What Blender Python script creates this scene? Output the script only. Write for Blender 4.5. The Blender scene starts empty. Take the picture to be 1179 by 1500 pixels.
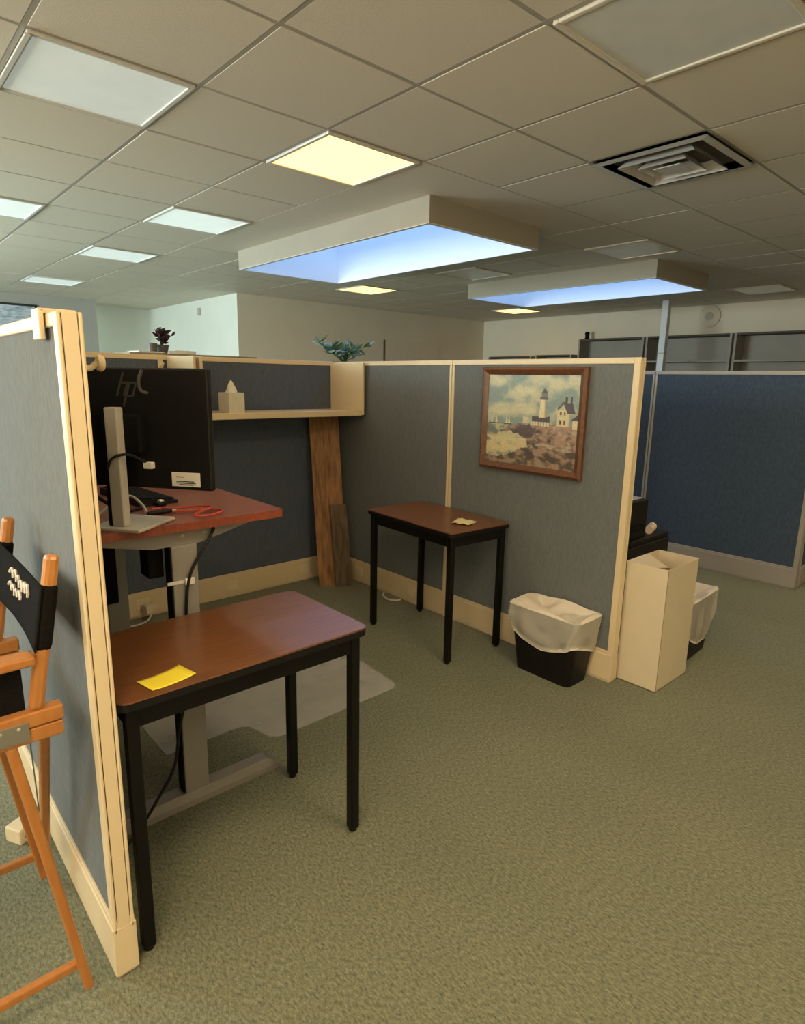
import bpy, bmesh, math, random
from mathutils import Vector, Matrix, noise

random.seed(7)
SC = bpy.context.scene
COL = SC.collection
PI = math.pi

# ------------------------------------------------------------------ camera
YAW, PIT, ROL, FPX = 0.7339, 0.2102, 0.01885, 903.7
cam_data = bpy.data.cameras.new('camera')
cam = bpy.data.objects.new('camera', cam_data)
COL.objects.link(cam)
fw = Vector((math.sin(YAW) * math.cos(PIT), math.cos(YAW) * math.cos(PIT), -math.sin(PIT)))
rt = Vector((math.cos(YAW), -math.sin(YAW), 0))
up = rt.cross(fw)
r2 = rt * math.cos(ROL) + up * math.sin(ROL)
u2 = -rt * math.sin(ROL) + up * math.cos(ROL)
m = Matrix((r2, u2, -fw)).transposed().to_4x4()
m.translation = Vector((-2.8023, -3.8981, 1.5289))
cam.matrix_world = m
cam_data.sensor_fit = 'HORIZONTAL'
cam_data.sensor_width = 36.0
cam_data.lens = 36.0 * FPX / 1179.0
cam_data.clip_start = 0.02
cam_data.clip_end = 100
SC.camera = cam

# ------------------------------------------------------------------ world, light levels
SC.view_settings.view_transform = 'Standard'
SC.view_settings.look = 'None'
SC.view_settings.gamma = 1.0
SC.view_settings.use_curve_mapping = False
SC.view_settings.exposure = 1.08
world = bpy.data.worlds.new('sky')
SC.world = world
world.use_nodes = True
bg = world.node_tree.nodes['Background']
bg.inputs['Color'].default_value = (0.28, 0.52, 1.0, 1)
bg.inputs['Strength'].default_value = 2.0
WARM = (1.0, 0.52, 0.14)
WARM_S = 1.7
BRIGHT = (1.0, 0.77, 0.46)
BRIGHT_S = 11.0
DAY = (0.84, 1.0, 0.93)
DAY_W = 230.0
FRONT = (1.0, 0.86, 0.64)
FRONT_W = 50.0


def area(name, loc, size, direction, color, power, portal=False):
    l = bpy.data.lights.new(name, 'AREA')
    l.shape = 'RECTANGLE'
    l.size, l.size_y = size
    l.color = color
    l.energy = power
    l.cycles.is_portal = portal
    o = bpy.data.objects.new(name, l)
    COL.objects.link(o)
    o.location = loc
    o.rotation_euler = Vector(direction).to_track_quat('-Z', 'Y').to_euler()
    return o


# light added at the unseen left-wall windows, and portals of the two skylights
area('window_daylight', (-5.47, 2.8, 1.75), (3.2, 1.5), (1, 0, 0.12), DAY, DAY_W)  # added cool light, set where it reaches the back wall
area('window_daylight', (-5.26, -2.8, 1.65), (5.2, 1.35), (1, 0, 0.05), FRONT, FRONT_W)  # added warm fill in front of the blind, not daylight
area('skylight_portal', (0.655, 0.37, 3.66), (1.09, 2.46), (0, 0, -1), (1, 1, 1), 1, True)
area('skylight_portal', (3.50, 0.21, 3.66), (1.08, 2.30), (0, 0, -1), (1, 1, 1), 1, True)

# ------------------------------------------------------------------ materials
MATS = {}


def ramp(nt, c0, c1, p0=0.3, p1=0.7):
    r = nt.nodes.new('ShaderNodeValToRGB')
    r.color_ramp.elements[0].position = p0
    r.color_ramp.elements[0].color = (*c0, 1)
    r.color_ramp.elements[1].position = p1
    r.color_ramp.elements[1].color = (*c1, 1)
    return r


def mat(name, col, rough=0.6, spec=0.5, col2=None, scale=20.0, stretch=(1, 1, 1), bump=0.0, bscale=None,
        metal=0.0, detail=4.0, emit=None, estr=0.0, coat=0.0, p0=0.3, p1=0.7, bdist=0.002):
    if name in MATS:
        return MATS[name]
    M = bpy.data.materials.new(name)
    M.use_nodes = True
    nt = M.node_tree
    b = nt.nodes['Principled BSDF']
    b.inputs['Base Color'].default_value = (*col, 1)
    b.inputs['Roughness'].default_value = rough
    b.inputs['Specular IOR Level'].default_value = spec
    b.inputs['Metallic'].default_value = metal
    b.inputs['Coat Weight'].default_value = coat
    if col2 is None:
        col2 = tuple(c * 0.93 for c in col)
    tc = nt.nodes.new('ShaderNodeTexCoord')
    mp = nt.nodes.new('ShaderNodeMapping')
    mp.inputs['Scale'].default_value = stretch
    nt.links.new(tc.outputs['Object'], mp.inputs['Vector'])
    nz = nt.nodes.new('ShaderNodeTexNoise')
    nz.inputs['Scale'].default_value = scale
    nz.inputs['Detail'].default_value = detail
    nt.links.new(mp.outputs['Vector'], nz.inputs['Vector'])
    r = ramp(nt, col, col2, p0, p1)
    nt.links.new(nz.outputs['Fac'], r.inputs['Fac'])
    nt.links.new(r.outputs['Color'], b.inputs['Base Color'])
    if bump > 0:
        n2 = nz
        if bscale:
            n2 = nt.nodes.new('ShaderNodeTexNoise')
            n2.inputs['Scale'].default_value = bscale
            n2.inputs['Detail'].default_value = 3
            nt.links.new(mp.outputs['Vector'], n2.inputs['Vector'])
        bp = nt.nodes.new('ShaderNodeBump')
        bp.inputs['Strength'].default_value = bump
        bp.inputs['Distance'].default_value = bdist
        nt.links.new(n2.outputs['Fac'], bp.inputs['Height'])
        nt.links.new(bp.outputs['Normal'], b.inputs['Normal'])
    if emit:
        b.inputs['Emission Color'].default_value = (*emit, 1)
        b.inputs['Emission Strength'].default_value = estr
    MATS[name] = M
    return M


def clear_mat(name, col, transp, rough, diffuse=True):
    """thin see-through plastic: part transparent, part glossy / diffuse"""
    M = bpy.data.materials.new(name)
    M.use_nodes = True
    nt = M.node_tree
    b = nt.nodes['Principled BSDF']
    b.inputs['Base Color'].default_value = (*col, 1)
    b.inputs['Roughness'].default_value = rough
    t = nt.nodes.new('ShaderNodeBsdfTransparent')
    mx = nt.nodes.new('ShaderNodeMixShader')
    tc = nt.nodes.new('ShaderNodeTexCoord')
    nz = nt.nodes.new('ShaderNodeTexNoise')
    nz.inputs['Scale'].default_value = 9
    nt.links.new(tc.outputs['Object'], nz.inputs['Vector'])
    mr = nt.nodes.new('ShaderNodeMapRange')
    mr.inputs['To Min'].default_value = max(0, 1 - transp - 0.05)
    mr.inputs['To Max'].default_value = min(1, 1 - transp + 0.05)
    nt.links.new(nz.outputs['Fac'], mr.inputs['Value'])
    nt.links.new(mr.outputs['Result'], mx.inputs['Fac'])
    nt.links.new(t.outputs['BSDF'], mx.inputs[1])
    nt.links.new(b.outputs['BSDF'], mx.inputs[2])
    nt.links.new(mx.outputs['Shader'], nt.nodes['Material Output'].inputs['Surface'])
    MATS[name] = M
    return M


def carpet_mat():
    M = bpy.data.materials.new('carpet')
    M.use_nodes = True
    nt = M.node_tree
    b = nt.nodes['Principled BSDF']
    b.inputs['Roughness'].default_value = 0.95
    b.inputs['Specular IOR Level'].default_value = 0.15
    b.inputs['Sheen Weight'].default_value = 0.25
    tc = nt.nodes.new('ShaderNodeTexCoord')
    mp = nt.nodes.new('ShaderNodeMapping')
    mp.inputs['Rotation'].default_value = (0, 0, 0.55)
    mp.inputs['Scale'].default_value = (1.0, 0.5, 1)
    nt.links.new(tc.outputs['Object'], mp.inputs['Vector'])
    n1 = nt.nodes.new('ShaderNodeTexNoise')
    n1.inputs['Scale'].default_value = 130
    n1.inputs['Detail'].default_value = 7
    n1.inputs['Roughness'].default_value = 0.78
    n2 = nt.nodes.new('ShaderNodeTexNoise')
    n2.inputs['Scale'].default_value = 2.2
    n2.inputs['Detail'].default_value = 4
    for n in (n1, n2):
        nt.links.new(mp.outputs['Vector'], n.inputs['Vector'])
    r = ramp(nt, (0.060, 0.076, 0.047), (0.325, 0.325, 0.220), 0.34, 0.70)
    nt.links.new(n1.outputs['Fac'], r.inputs['Fac'])
    mx = nt.nodes.new('ShaderNodeMix')
    mx.data_type = 'RGBA'
    mx.blend_type = 'MULTIPLY'
    mx.inputs['Factor'].default_value = 0.45
    nt.links.new(r.outputs['Color'], mx.inputs[6])
    r2_ = ramp(nt, (0.72, 0.75, 0.72), (1.0, 1.0, 0.98), 0.3, 0.7)
    nt.links.new(n2.outputs['Fac'], r2_.inputs['Fac'])
    nt.links.new(r2_.outputs['Color'], mx.inputs[7])
    nt.links.new(mx.outputs[2], b.inputs['Base Color'])
    bp = nt.nodes.new('ShaderNodeBump')
    bp.inputs['Strength'].default_value = 0.3
    bp.inputs['Distance'].default_value = 0.0015
    nt.links.new(n1.outputs['Fac'], bp.inputs['Height'])
    nt.links.new(bp.outputs['Normal'], b.inputs['Normal'])
    MATS['carpet'] = M
    return M


carpet_mat()
mat('wall_paint', (0.74, 0.67, 0.53), 0.85, 0.2, (0.71, 0.64, 0.505), 3, bump=0.15, bscale=160)
mat('grey_wall_paint', (0.36, 0.35, 0.315), 0.85, 0.2, (0.335, 0.325, 0.295), 3, bump=0.15, bscale=160)
mat('pale_wall_paint', (0.74, 0.76, 0.70), 0.8, 0.2, (0.70, 0.73, 0.67), 3, bump=0.1, bscale=160)
mat('ceiling_tile', (0.73, 0.665, 0.56), 0.62, 0.4, (0.67, 0.61, 0.515), 150, bump=0.35, bscale=220, detail=6)
mat('tee_metal', (0.40, 0.37, 0.315), 0.32, 0.5, (0.37, 0.34, 0.29), 6)  # colour darkened to carry the shade of the grid recess
mat('slab', (0.25, 0.25, 0.25), 0.9)
mat('well_white', (0.90, 0.90, 0.90), 0.6, 0.3, (0.88, 0.88, 0.88), 4)
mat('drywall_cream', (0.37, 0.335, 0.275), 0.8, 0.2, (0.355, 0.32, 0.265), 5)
mat('light_frame', (0.72, 0.70, 0.66), 0.3, 0.6)
mat('unlit_diffuser', (0.80, 0.80, 0.77), 0.22, 0.7, (0.72, 0.73, 0.71), 7, bump=0.05, bscale=300)
mat('lit_diffuser', (0.9, 0.85, 0.7), 0.4, 0.4, emit=WARM, estr=WARM_S)
mat('bright_diffuser', (0.9, 0.85, 0.7), 0.4, 0.4, emit=BRIGHT, estr=BRIGHT_S)
mat('dim_diffuser', (0.88, 0.88, 0.85), 0.25, 0.6, (0.82, 0.83, 0.81), 7, emit=(0.85, 1.0, 0.95), estr=0.10)
mat('pale_diffuser', (0.88, 0.88, 0.85), 0.25, 0.6, (0.82, 0.83, 0.81), 7, emit=(0.82, 1.0, 0.97), estr=0.22)
mat('cool_diffuser', (0.9, 0.9, 0.9), 0.4, 0.4, emit=(0.82, 1.0, 0.90), estr=16.0)
mat('vent_metal', (0.58, 0.56, 0.53), 0.4, 0.5)
mat('vent_dark', (0.16, 0.15, 0.14), 0.9, 0.1)
mat('fabric', (0.140, 0.156, 0.164), 0.9, 0.15, (0.180, 0.195, 0.199), 130, (1, 1, 0.25), bump=0.35, bscale=260, detail=6)
mat('blue_fabric', (0.082, 0.103, 0.140), 0.9, 0.15, (0.112, 0.134, 0.172), 130, (1, 1, 0.25), bump=0.35, bscale=260, detail=6)
mat('navy_fabric', (0.060, 0.090, 0.140), 0.9, 0.15, (0.085, 0.120, 0.180), 70, (1, 1, 0.5), bump=0.35, bscale=260, detail=6)
mat('cream_metal', (0.74, 0.605, 0.39), 0.42, 0.45, (0.71, 0.58, 0.375), 3)
mat('groove_dark', (0.10, 0.075, 0.05), 0.8, 0.1)
mat('taupe_metal', (0.44, 0.41, 0.37), 0.45, 0.45, (0.41, 0.38, 0.345), 3)
mat('outlet_cream', (0.78, 0.68, 0.48), 0.4, 0.5)
mat('walnut', (0.140, 0.052, 0.019), 0.28, 0.65, (0.215, 0.086, 0.033), 7, (1.2, 12, 12), detail=5, coat=0.2, p0=0.28, p1=0.72)
mat('walnut_b', (0.155, 0.058, 0.022), 0.34, 0.5, (0.235, 0.096, 0.040), 7, (1.2, 12, 12), detail=4, coat=0.1)
mat('cherry', (0.205, 0.042, 0.020), 0.38, 0.45, (0.300, 0.074, 0.037), 7, (12, 1.2, 12), detail=8, coat=0.1)
mat('black_metal', (0.004, 0.0035, 0.003), 0.42, 0.25, (0.006, 0.005, 0.0045), 8)
mat('black_plastic', (0.006, 0.0055, 0.0055), 0.45, 0.28, (0.009, 0.008, 0.008), 30)
mat('black_matte', (0.004, 0.004, 0.004), 0.7, 0.15)
mat('grey_steel', (0.285, 0.27, 0.245), 0.4, 0.45, (0.265, 0.25, 0.23), 5)
mat('silver', (0.48, 0.445, 0.39), 0.35, 0.5, (0.52, 0.49, 0.445), 5)
mat('logo_grey', (0.05, 0.046, 0.042), 0.35, 0.5)
mat('white_label', (0.75, 0.72, 0.66), 0.6)
mat('ink', (0.05, 0.05, 0.06), 0.7)
mat('white_plastic', (0.78, 0.75, 0.68), 0.4)
mat('tissue', (0.85, 0.81, 0.72), 0.8, 0.2)
mat('tissue_box', (0.72, 0.68, 0.56), 0.6, 0.3, (0.62, 0.61, 0.50), 22)
mat('yellow_paper', (0.90, 0.74, 0.06), 0.8, 0.2, (0.86, 0.70, 0.05), 4)
mat('pale_paper', (0.86, 0.76, 0.42), 0.8, 0.2, (0.84, 0.72, 0.38), 6)
mat('orange_wood', (0.50, 0.205, 0.052), 0.38, 0.45, (0.40, 0.155, 0.036), 8, (6, 6, 1.5), detail=6, coat=0.25)
mat('canvas_black', (0.007, 0.0065, 0.006), 0.95, 0.05, (0.012, 0.011, 0.010), 120)
mat('letter_white', (0.62, 0.58, 0.52), 0.8)
mat('plate_steel', (0.42, 0.40, 0.36), 0.3, 0.5, metal=0.8)
mat('frame_wood', (0.105, 0.040, 0.017), 0.34, 0.5, (0.170, 0.070, 0.030), 10, (5, 5, 5), detail=6, coat=0.2)
mat('plank_brown', (0.44, 0.225, 0.100), 0.6, 0.3, (0.180, 0.095, 0.048), 5, (9, 9, 0.7), detail=7)
mat('plank_grey', (0.20, 0.150, 0.100), 0.65, 0.3, (0.090, 0.060, 0.038), 5, (9, 9, 0.7), detail=7)
mat('cardboard_white', (0.72, 0.63, 0.46), 0.75, 0.2, (0.69, 0.60, 0.44), 8)
mat('cardboard_grey', (0.50, 0.44, 0.34), 0.8, 0.2)
mat('cardboard_brown', (0.26, 0.16, 0.085), 0.85, 0.15)
mat('bag_hem', (0.82, 0.76, 0.66), 0.45, 0.4)
mat('red_cable', (0.62, 0.085, 0.035), 0.45, 0.4)
mat('cable_black', (0.012, 0.012, 0.012), 0.5, 0.3)
mat('cable_white', (0.75, 0.72, 0.65), 0.5, 0.3)
mat('shelf_grey', (0.36, 0.335, 0.29), 0.7, 0.3, (0.33, 0.305, 0.265), 4)
mat('shelf_brown', (0.105, 0.082, 0.060), 0.7, 0.3)
mat('tan_laminate', (0.30, 0.25, 0.17), 0.6, 0.3)
mat('leaf_green', (0.07, 0.14, 0.06), 0.5, 0.4, (0.13, 0.22, 0.12), 12)
mat('leaf_pale', (0.36, 0.46, 0.42), 0.5, 0.4, (0.22, 0.33, 0.27), 12)
mat('leaf_dark', (0.030, 0.012, 0.014), 0.5, 0.4, (0.055, 0.022, 0.022), 12)
mat('pot_clay', (0.12, 0.11, 0.10), 0.5, 0.4)
mat('pole_white', (0.72, 0.74, 0.78), 0.4, 0.4)
mat('clock_grey', (0.50, 0.47, 0.40), 0.6, 0.3)
mat('soil', (0.03, 0.02, 0.015), 0.95, 0.1)
mat('glass_frame', (0.03, 0.03, 0.03), 0.4, 0.4)
mat('sketch_paper', (0.52, 0.58, 0.64), 0.25, 0.5, (0.22, 0.27, 0.33), 9, (1.0, 1, 3.5), detail=7, p0=0.42, p1=0.68)
mat('board_cream', (0.73, 0.66, 0.525), 0.7, 0.2)
mat('warm_tape', (0.52, 0.42, 0.28), 0.5, 0.3)
mat('blue_paper', (0.45, 0.50, 0.55), 0.6, 0.3)
mat('peach_paper', (0.70, 0.55, 0.45), 0.7, 0.3)
clear_mat('mat_plastic', (0.70, 0.69, 0.65), 0.62, 0.18)
clear_mat('bag_film', (0.86, 0.81, 0.71), 0.48, 0.35)
clear_mat('window_glass', (0.9, 0.95, 0.95), 0.88, 0.05)


# ------------------------------------------------------------------ mesh helpers
class MB:
    """collects shapes for ONE mesh object"""

    def __init__(self):
        self.bm = bmesh.new()

    def _merge(self, bm2, M=None):
        if M is not None:
            bm2.transform(M)
        me = bpy.data.meshes.new('tmp')
        bm2.to_mesh(me)
        self.bm.from_mesh(me)
        bpy.data.meshes.remove(me)
        bm2.free()
        return self

    def box(self, a, b, bev=0.0, M=None, seg=2):
        lo = [min(a[i], b[i]) for i in range(3)]
        hi = [max(a[i], b[i]) for i in range(3)]
        bm2 = bmesh.new()
        bmesh.ops.create_cube(bm2, size=1.0)
        for v in bm2.verts:
            for i in range(3):
                v.co[i] = lo[i] if v.co[i] < 0 else hi[i]
        if bev > 0:
            bmesh.ops.bevel(bm2, geom=list(bm2.edges), offset=bev, segments=seg, affect='EDGES', profile=0.5)
        return self._merge(bm2, M)

    def bar(self, p, q, w, h=None, bev=0.0, upv=(0, 0, 1)):
        """rectangular bar from p to q, w across, h along 'up'"""
        h = h or w
        p, q = Vector(p), Vector(q)
        d = q - p
        L = d.length
        zx = d.normalized()
        side = zx.cross(Vector(upv))
        if side.length < 1e-4:
            side = zx.cross(Vector((0, 1, 0)))
        side.normalize()
        u = side.cross(zx).normalized()
        M = Matrix((side, u, -zx)).transposed().to_4x4()
        # local x=side, y=u, z=-zx
        M = Matrix(((side.x, u.x, zx.x, p.x), (side.y, u.y, zx.y, p.y), (side.z, u.z, zx.z, p.z), (0, 0, 0, 1)))
        return self.box((-w / 2, -h / 2, 0), (w / 2, h / 2, L), bev, M)

    def tube(self, pts, r, n=8, cap=True):
        pts = [Vector(p) for p in pts]
        rr = r if isinstance(r, (list, tuple)) else [r] * len(pts)
        bm = self.bm
        rings = []
        prev = None
        for i, p in enumerate(pts):
            t = (pts[min(i + 1, len(pts) - 1)] - pts[max(i - 1, 0)]).normalized()
            if prev is None:
                a = t.orthogonal().normalized()
            else:
                a = (prev - t * prev.dot(t)).normalized()
            prev = a
            b = t.cross(a)
            rings.append([bm.verts.new(p + (a * math.cos(2 * PI * k / n) + b * math.sin(2 * PI * k / n)) * rr[i]) for k in range(n)])
        for i in range(len(rings) - 1):
            for k in range(n):
                bm.faces.new((rings[i][k], rings[i][(k + 1) % n], rings[i + 1][(k + 1) % n], rings[i + 1][k]))
        if cap:
            bm.faces.new(rings[0][::-1])
            bm.faces.new(rings[-1])
        return self

    def lathe(self, prof, c=(0, 0, 0), n=24):
        """prof: list of (radius, z)"""
        bm = self.bm
        c = Vector(c)
        rings = []
        for r, z in prof:
            rings.append([bm.verts.new(c + Vector((r * math.cos(2 * PI * k / n), r * math.sin(2 * PI * k / n), z))) for k in range(n)])
        for i in range(len(rings) - 1):
            for k in range(n):
                bm.faces.new((rings[i][k], rings[i][(k + 1) % n], rings[i + 1][(k + 1) % n], rings[i + 1][k]))
        bm.faces.new(rings[0][::-1])
        bm.faces.new(rings[-1])
        return self

    def loft(self, rings, cap0=True, cap1=True):
        bm = self.bm
        R = [[bm.verts.new(p) for p in r] for r in rings]
        n = len(R[0])
        for i in range(len(R) - 1):
            for k in range(n):
                bm.faces.new((R[i][k], R[i][(k + 1) % n], R[i + 1][(k + 1) % n], R[i + 1][k]))
        if cap0:
            bm.faces.new(R[0][::-1])
        if cap1:
            bm.faces.new(R[-1])
        return self

    def prism(self, poly, lo, hi, axis=2):
        """polygon extruded along an axis; poly in the two other axes in order"""
        def P(a, b, c):
            return ((c, a, b), (a, c, b), (a, b, c))[axis]
        bm = self.bm
        A = [bm.verts.new(P(a, b, lo)) for a, b in poly]
        B = [bm.verts.new(P(a, b, hi)) for a, b in poly]
        n = len(poly)
        bm.faces.new(A[::-1])
        bm.faces.new(B)
        for k in range(n):
            bm.faces.new((A[k], A[(k + 1) % n], B[(k + 1) % n], B[k]))
        return self

    def quad(self, pts):
        self.bm.faces.new([self.bm.verts.new(p) for p in pts])
        return self

    def build(self, name, material, parent=None, smooth=False, M=None):
        bmesh.ops.recalc_face_normals(self.bm, faces=self.bm.faces)
        if M is not None:
            self.bm.transform(M)
        me = bpy.data.meshes.new(name)
        self.bm.to_mesh(me)
        self.bm.free()
        me.materials.append(MATS[material])
        if smooth:
            for p in me.polygons:
                p.use_smooth = True
            try:
                me.set_sharp_from_angle(angle=math.radians(40))
            except Exception:
                pass
        o = bpy.data.objects.new(name, me)
        COL.objects.link(o)
        if parent is not None:
            o.parent = parent
        return o


def tag(o, label, cat, group=None, kind=None):
    if label:
        o['label'] = label
    if cat:
        o['category'] = cat
    if group:
        o['group'] = group
    if kind:
        o['kind'] = kind
    return o


def thing(name, label, cat, loc=(0, 0, 0), rz=0.0, group=None):
    o = bpy.data.objects.new(name, None)
    o.empty_display_size = 0.1
    COL.objects.link(o)
    o.location = loc
    o.rotation_euler = (0, 0, rz)
    return tag(o, label, cat, group)


def copy_tree(o, parent=None):
    c = o.copy()
    COL.objects.link(c)
    c.parent = parent
    for ch in list(o.children):
        copy_tree(ch, c)
    return c


def smooth_path(pts, n=8):
    """Catmull-Rom through pts"""
    P = [Vector(p) for p in pts]
    P = [P[0] * 2 - P[1]] + P + [P[-1] * 2 - P[-2]]
    out = []
    for i in range(1, len(P) - 2):
        for k in range(n):
            t = k / n
            a, b, c, d = P[i - 1], P[i], P[i + 1], P[i + 2]
            out.append(0.5 * ((2 * b) + (c - a) * t + (2 * a - 5 * b + 4 * c - d) * t * t + (3 * b - a - 3 * c + d) * t ** 3))
    out.append(P[-2])
    return out


def rrect(x0, x1, y0, y1, r, n=5):
    pts = []
    for cx, cy, a0 in ((x1 - r, y1 - r, 0), (x0 + r, y1 - r, PI / 2), (x0 + r, y0 + r, PI), (x1 - r, y0 + r, 1.5 * PI)):
        for k in range(n + 1):
            a = a0 + PI / 2 * k / n
            pts.append((cx + r * math.cos(a), cy + r * math.sin(a)))
    return pts


# ------------------------------------------------------------------ room shell
HC = 2.659                       # ceiling height
X0, X1 = -5.28, 6.62             # left / right walls
Y0, Y1 = -6.15, 4.30             # wall behind the camera / back wall
YA = 7.60                        # end of the recess at the back
XA = 1.44                        # side wall of the recess
XG = 0.34                        # edge of the grey wall
YG = 6.82
HW = 2.80

struct = lambda o: tag(o, None, None, None, 'structure')
f = MB()
f.box((X0 - 0.2, Y0 - 0.2, -0.1), (X1 + 0.2, YA + 0.2, 0))
struct(f.build('floor', 'carpet'))

w = MB().box((X1, Y0, 0), (X1 + 0.15, Y1, HW))
struct(w.build('wall_right', 'wall_paint'))
w = MB().box((XA + 0.001, Y1, 0), (X1 + 0.15, Y1 + 0.15, HW))
struct(w.build('wall_back', 'wall_paint'))
w = MB().box((XA, Y1, 0), (XA + 0.15, YA, HW), M=None)
w = MB().box((XA, Y1 + 0.002, 0), (XA + 0.12, YA, HW))
struct(w.build('wall_recess', 'pale_wall_paint'))
w = MB().box((-2.5, YA, 0), (XA + 0.12, YA + 0.12, HW))
struct(w.build('wall_recess_end', 'pale_wall_paint'))
w = MB().box((X0, YG, 0), (XG, YG + 0.12, HW)).box((-2.5, YG + 0.12, 0), (-2.4, YA, HW))
struct(w.build('wall_far', 'grey_wall_paint'))
w = MB().box((X0, Y0 - 0.15, 0), (X1, Y0, HW))
struct(w.build('wall_front', 'wall_paint'))
# left wall with two unseen window openings, added to light the office
WINS = ((-5.5, -0.1, 0.9, 2.4), (1.2, 4.4, 1.0, 2.5))
w = MB()
ya = Y0
for (wy0, wy1, wz0, wz1) in WINS:
    w.box((X0 - 0.15, ya, 0), (X0, wy0, HW))
    w.box((X0 - 0.15, wy0, 0), (X0, wy1, wz0)).box((X0 - 0.15, wy0, wz1), (X0, wy1, HW))
    ya = wy1
w.box((X0 - 0.15, ya, 0), (X0, YG, HW))
struct(w.build('wall_left', 'wall_paint'))
for k, (wy0, wy1, wz0, wz1) in enumerate(WINS):
    w = MB().box((X0 - 0.12, wy0, wz0), (X0 - 0.04, wy1, wz0 + 0.05)).box((X0 - 0.12, wy0, wz1 - 0.05), (X0 - 0.04, wy1, wz1))
    nb = 4 if k == 0 else 2
    mull = [wy0 + (wy1 - wy0) * q / nb for q in range(nb + 1)]
    for q in mull:
        w.box((X0 - 0.12, max(wy0, q - 0.025), wz0 + 0.05), (X0 - 0.04, min(wy1, q + 0.025), wz1 - 0.05))
    win = struct(w.build('window_%d' % (k + 1), 'pole_white'))
    for q in range(nb):
        MB().box((X0 - 0.085, mull[q] + 0.025, wz0 + 0.05), (X0 - 0.079, mull[q + 1] - 0.025, wz1 - 0.05)).build('pane', 'window_glass', win)
        if k == 0:   # unseen opaque blind, added to keep the blue sky out
            MB().box((X0 - 0.035, mull[q] + 0.01, wz0 + 0.01), (X0 - 0.031, mull[q + 1] - 0.01, wz1 - 0.01)).build('roller_blind', 'board_cream', win)

# ------------------------------------------------------------------ ceiling: slab, tiles, tee grid
GX, GY, PX, PY = -2.193, -1.286, 0.617, 0.608
SKY = [  # outer box of each skylight well (x0,x1,y0,y1)
    (0.09, 1.225, -0.89, 1.63), (2.945, 4.06, -0.96, 1.38)]
BOXZ = 2.50
RIM = 0.028


def rect_minus(r, holes):
    out = [r]
    for h in holes:
        nxt = []
        for (a, b, c, d) in out:
            x0, x1, y0, y1 = max(a, h[0]), min(b, h[1]), max(c, h[2]), min(d, h[3])
            if x0 >= x1 or y0 >= y1:
                nxt.append((a, b, c, d))
                continue
            if a < x0:
                nxt.append((a, x0, c, d))
            if x1 < b:
                nxt.append((x1, b, c, d))
            if c < y0:
                nxt.append((x0, x1, c, y0))
            if y1 < d:
                nxt.append((x0, x1, y1, d))
        out = nxt
    return out


sl = MB()
for (a, b, c, d) in rect_minus((X0 - 0.15, X1 + 0.15, Y0 - 0.15, YA + 0.12), SKY):
    sl.box((a, c, HW), (b, d, HW + 0.12))
ceiling = struct(sl.build('ceiling', 'slab'))

LIGHTS = {  # cell: (state, label)
    (2, 0): 'warm', (7, 6): 'warm', (12, 6): 'warm',
    (0, 0): 'dim', (0, 4): 'pale', (2, 3): 'pale', (2, 6): 'pale', (2, 10): 'pale', (2, -3): 'off', (7, 0): 'off', (7, 3): 'off', (12, 0): 'off',
    (1, -4): 'bright', (-2, -4): 'bright', (-3, -6): 'bright', (7, -3): 'bright', (1, -7): 'bright', (12, -3): 'off'}  # bright ones are unseen lamps added to light the foreground
VENT = (4, -2)
blocked = [(XA, 99, Y1, 99), (-99, -2.4, YG, 99), (-99, XG, YG, YG + 0.12)]


def cell(i, j):
    return (GX + PX * i, GX + PX * (i + 1), GY + PY * j, GY + PY * (j + 1))


tile_me = {}
rest = MB()
TB = HC + 0.004
for i in range(-6, 15):
    for j in range(-9, 16):
        if (i, j) in LIGHTS or (i, j) == VENT:
            continue
        c = cell(i, j)
        c = (max(c[0], X0), min(c[1], X1), max(c[2], Y0), min(c[3], YA))
        if c[0] >= c[1] - 0.01 or c[2] >= c[3] - 0.01:
            continue
        pieces = rect_minus(c, SKY + blocked)
        if not pieces:
            continue
        full = len(pieces) == 1 and pieces[0] == c and abs(c[1] - c[0] - PX) < 1e-6 and abs(c[3] - c[2] - PY) < 1e-6
        seen = (-1 <= i <= 13 and -4 <= j <= 6) or (-5 <= i <= 6 and 3 <= j <= 11)
        g = 0.008
        if seen and not (i > 8 and j < -2):
            if full:
                if 'm' not in tile_me:
                    o = MB().box((g, g, 0), (PX - g, PY - g, 0.016), 0.003, seg=1).build('tile', 'ceiling_tile', ceiling)
                    tile_me['m'] = o.data
                else:
                    o = bpy.data.objects.new('tile', tile_me['m'])
                    COL.objects.link(o)
                    o.parent = ceiling
                o.location = (c[0], c[2], TB + random.uniform(-0.0012, 0.0012))
            else:
                b = MB()
                for p in pieces:
                    if p[1] - p[0] > 0.02 and p[3] - p[2] > 0.02:
                        b.box((p[0], p[2], TB), (p[1], p[3], TB + 0.016))
                b.build('tile', 'ceiling_tile', ceiling)
        else:
            for p in pieces:
                rest.box((p[0] + g, p[2] + g, TB), (p[1] - g, p[3] - g, TB + 0.016))
o = rest.build('tile_field', 'ceiling_tile', ceiling)
o['kind'] = 'stuff'
# tee grid: one runner per line, broken at the wells
for i in range(-5, 15):
    x = GX + PX * i
    b = MB()
    for p in rect_minus((x - 0.0095, x + 0.0095, Y0, YA), SKY + blocked):
        if p[1] - p[0] > 0.004:
            b.box((p[0], p[2], HC + 0.0050), (p[1], p[3], HC + 0.016))
    b.build('ceiling_runner', 'tee_metal', ceiling)
for j in range(-8, 15):
    y = GY + PY * j
    b = MB()
    for p in rect_minus((X0, X1, y - 0.0095, y + 0.0095), SKY + blocked):
        if p[3] - p[2] > 0.004:
            b.box((p[0], p[2], HC + 0.0055), (p[1], p[3], HC + 0.016))
    b.build('cross_tee', 'tee_metal', ceiling)

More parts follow.
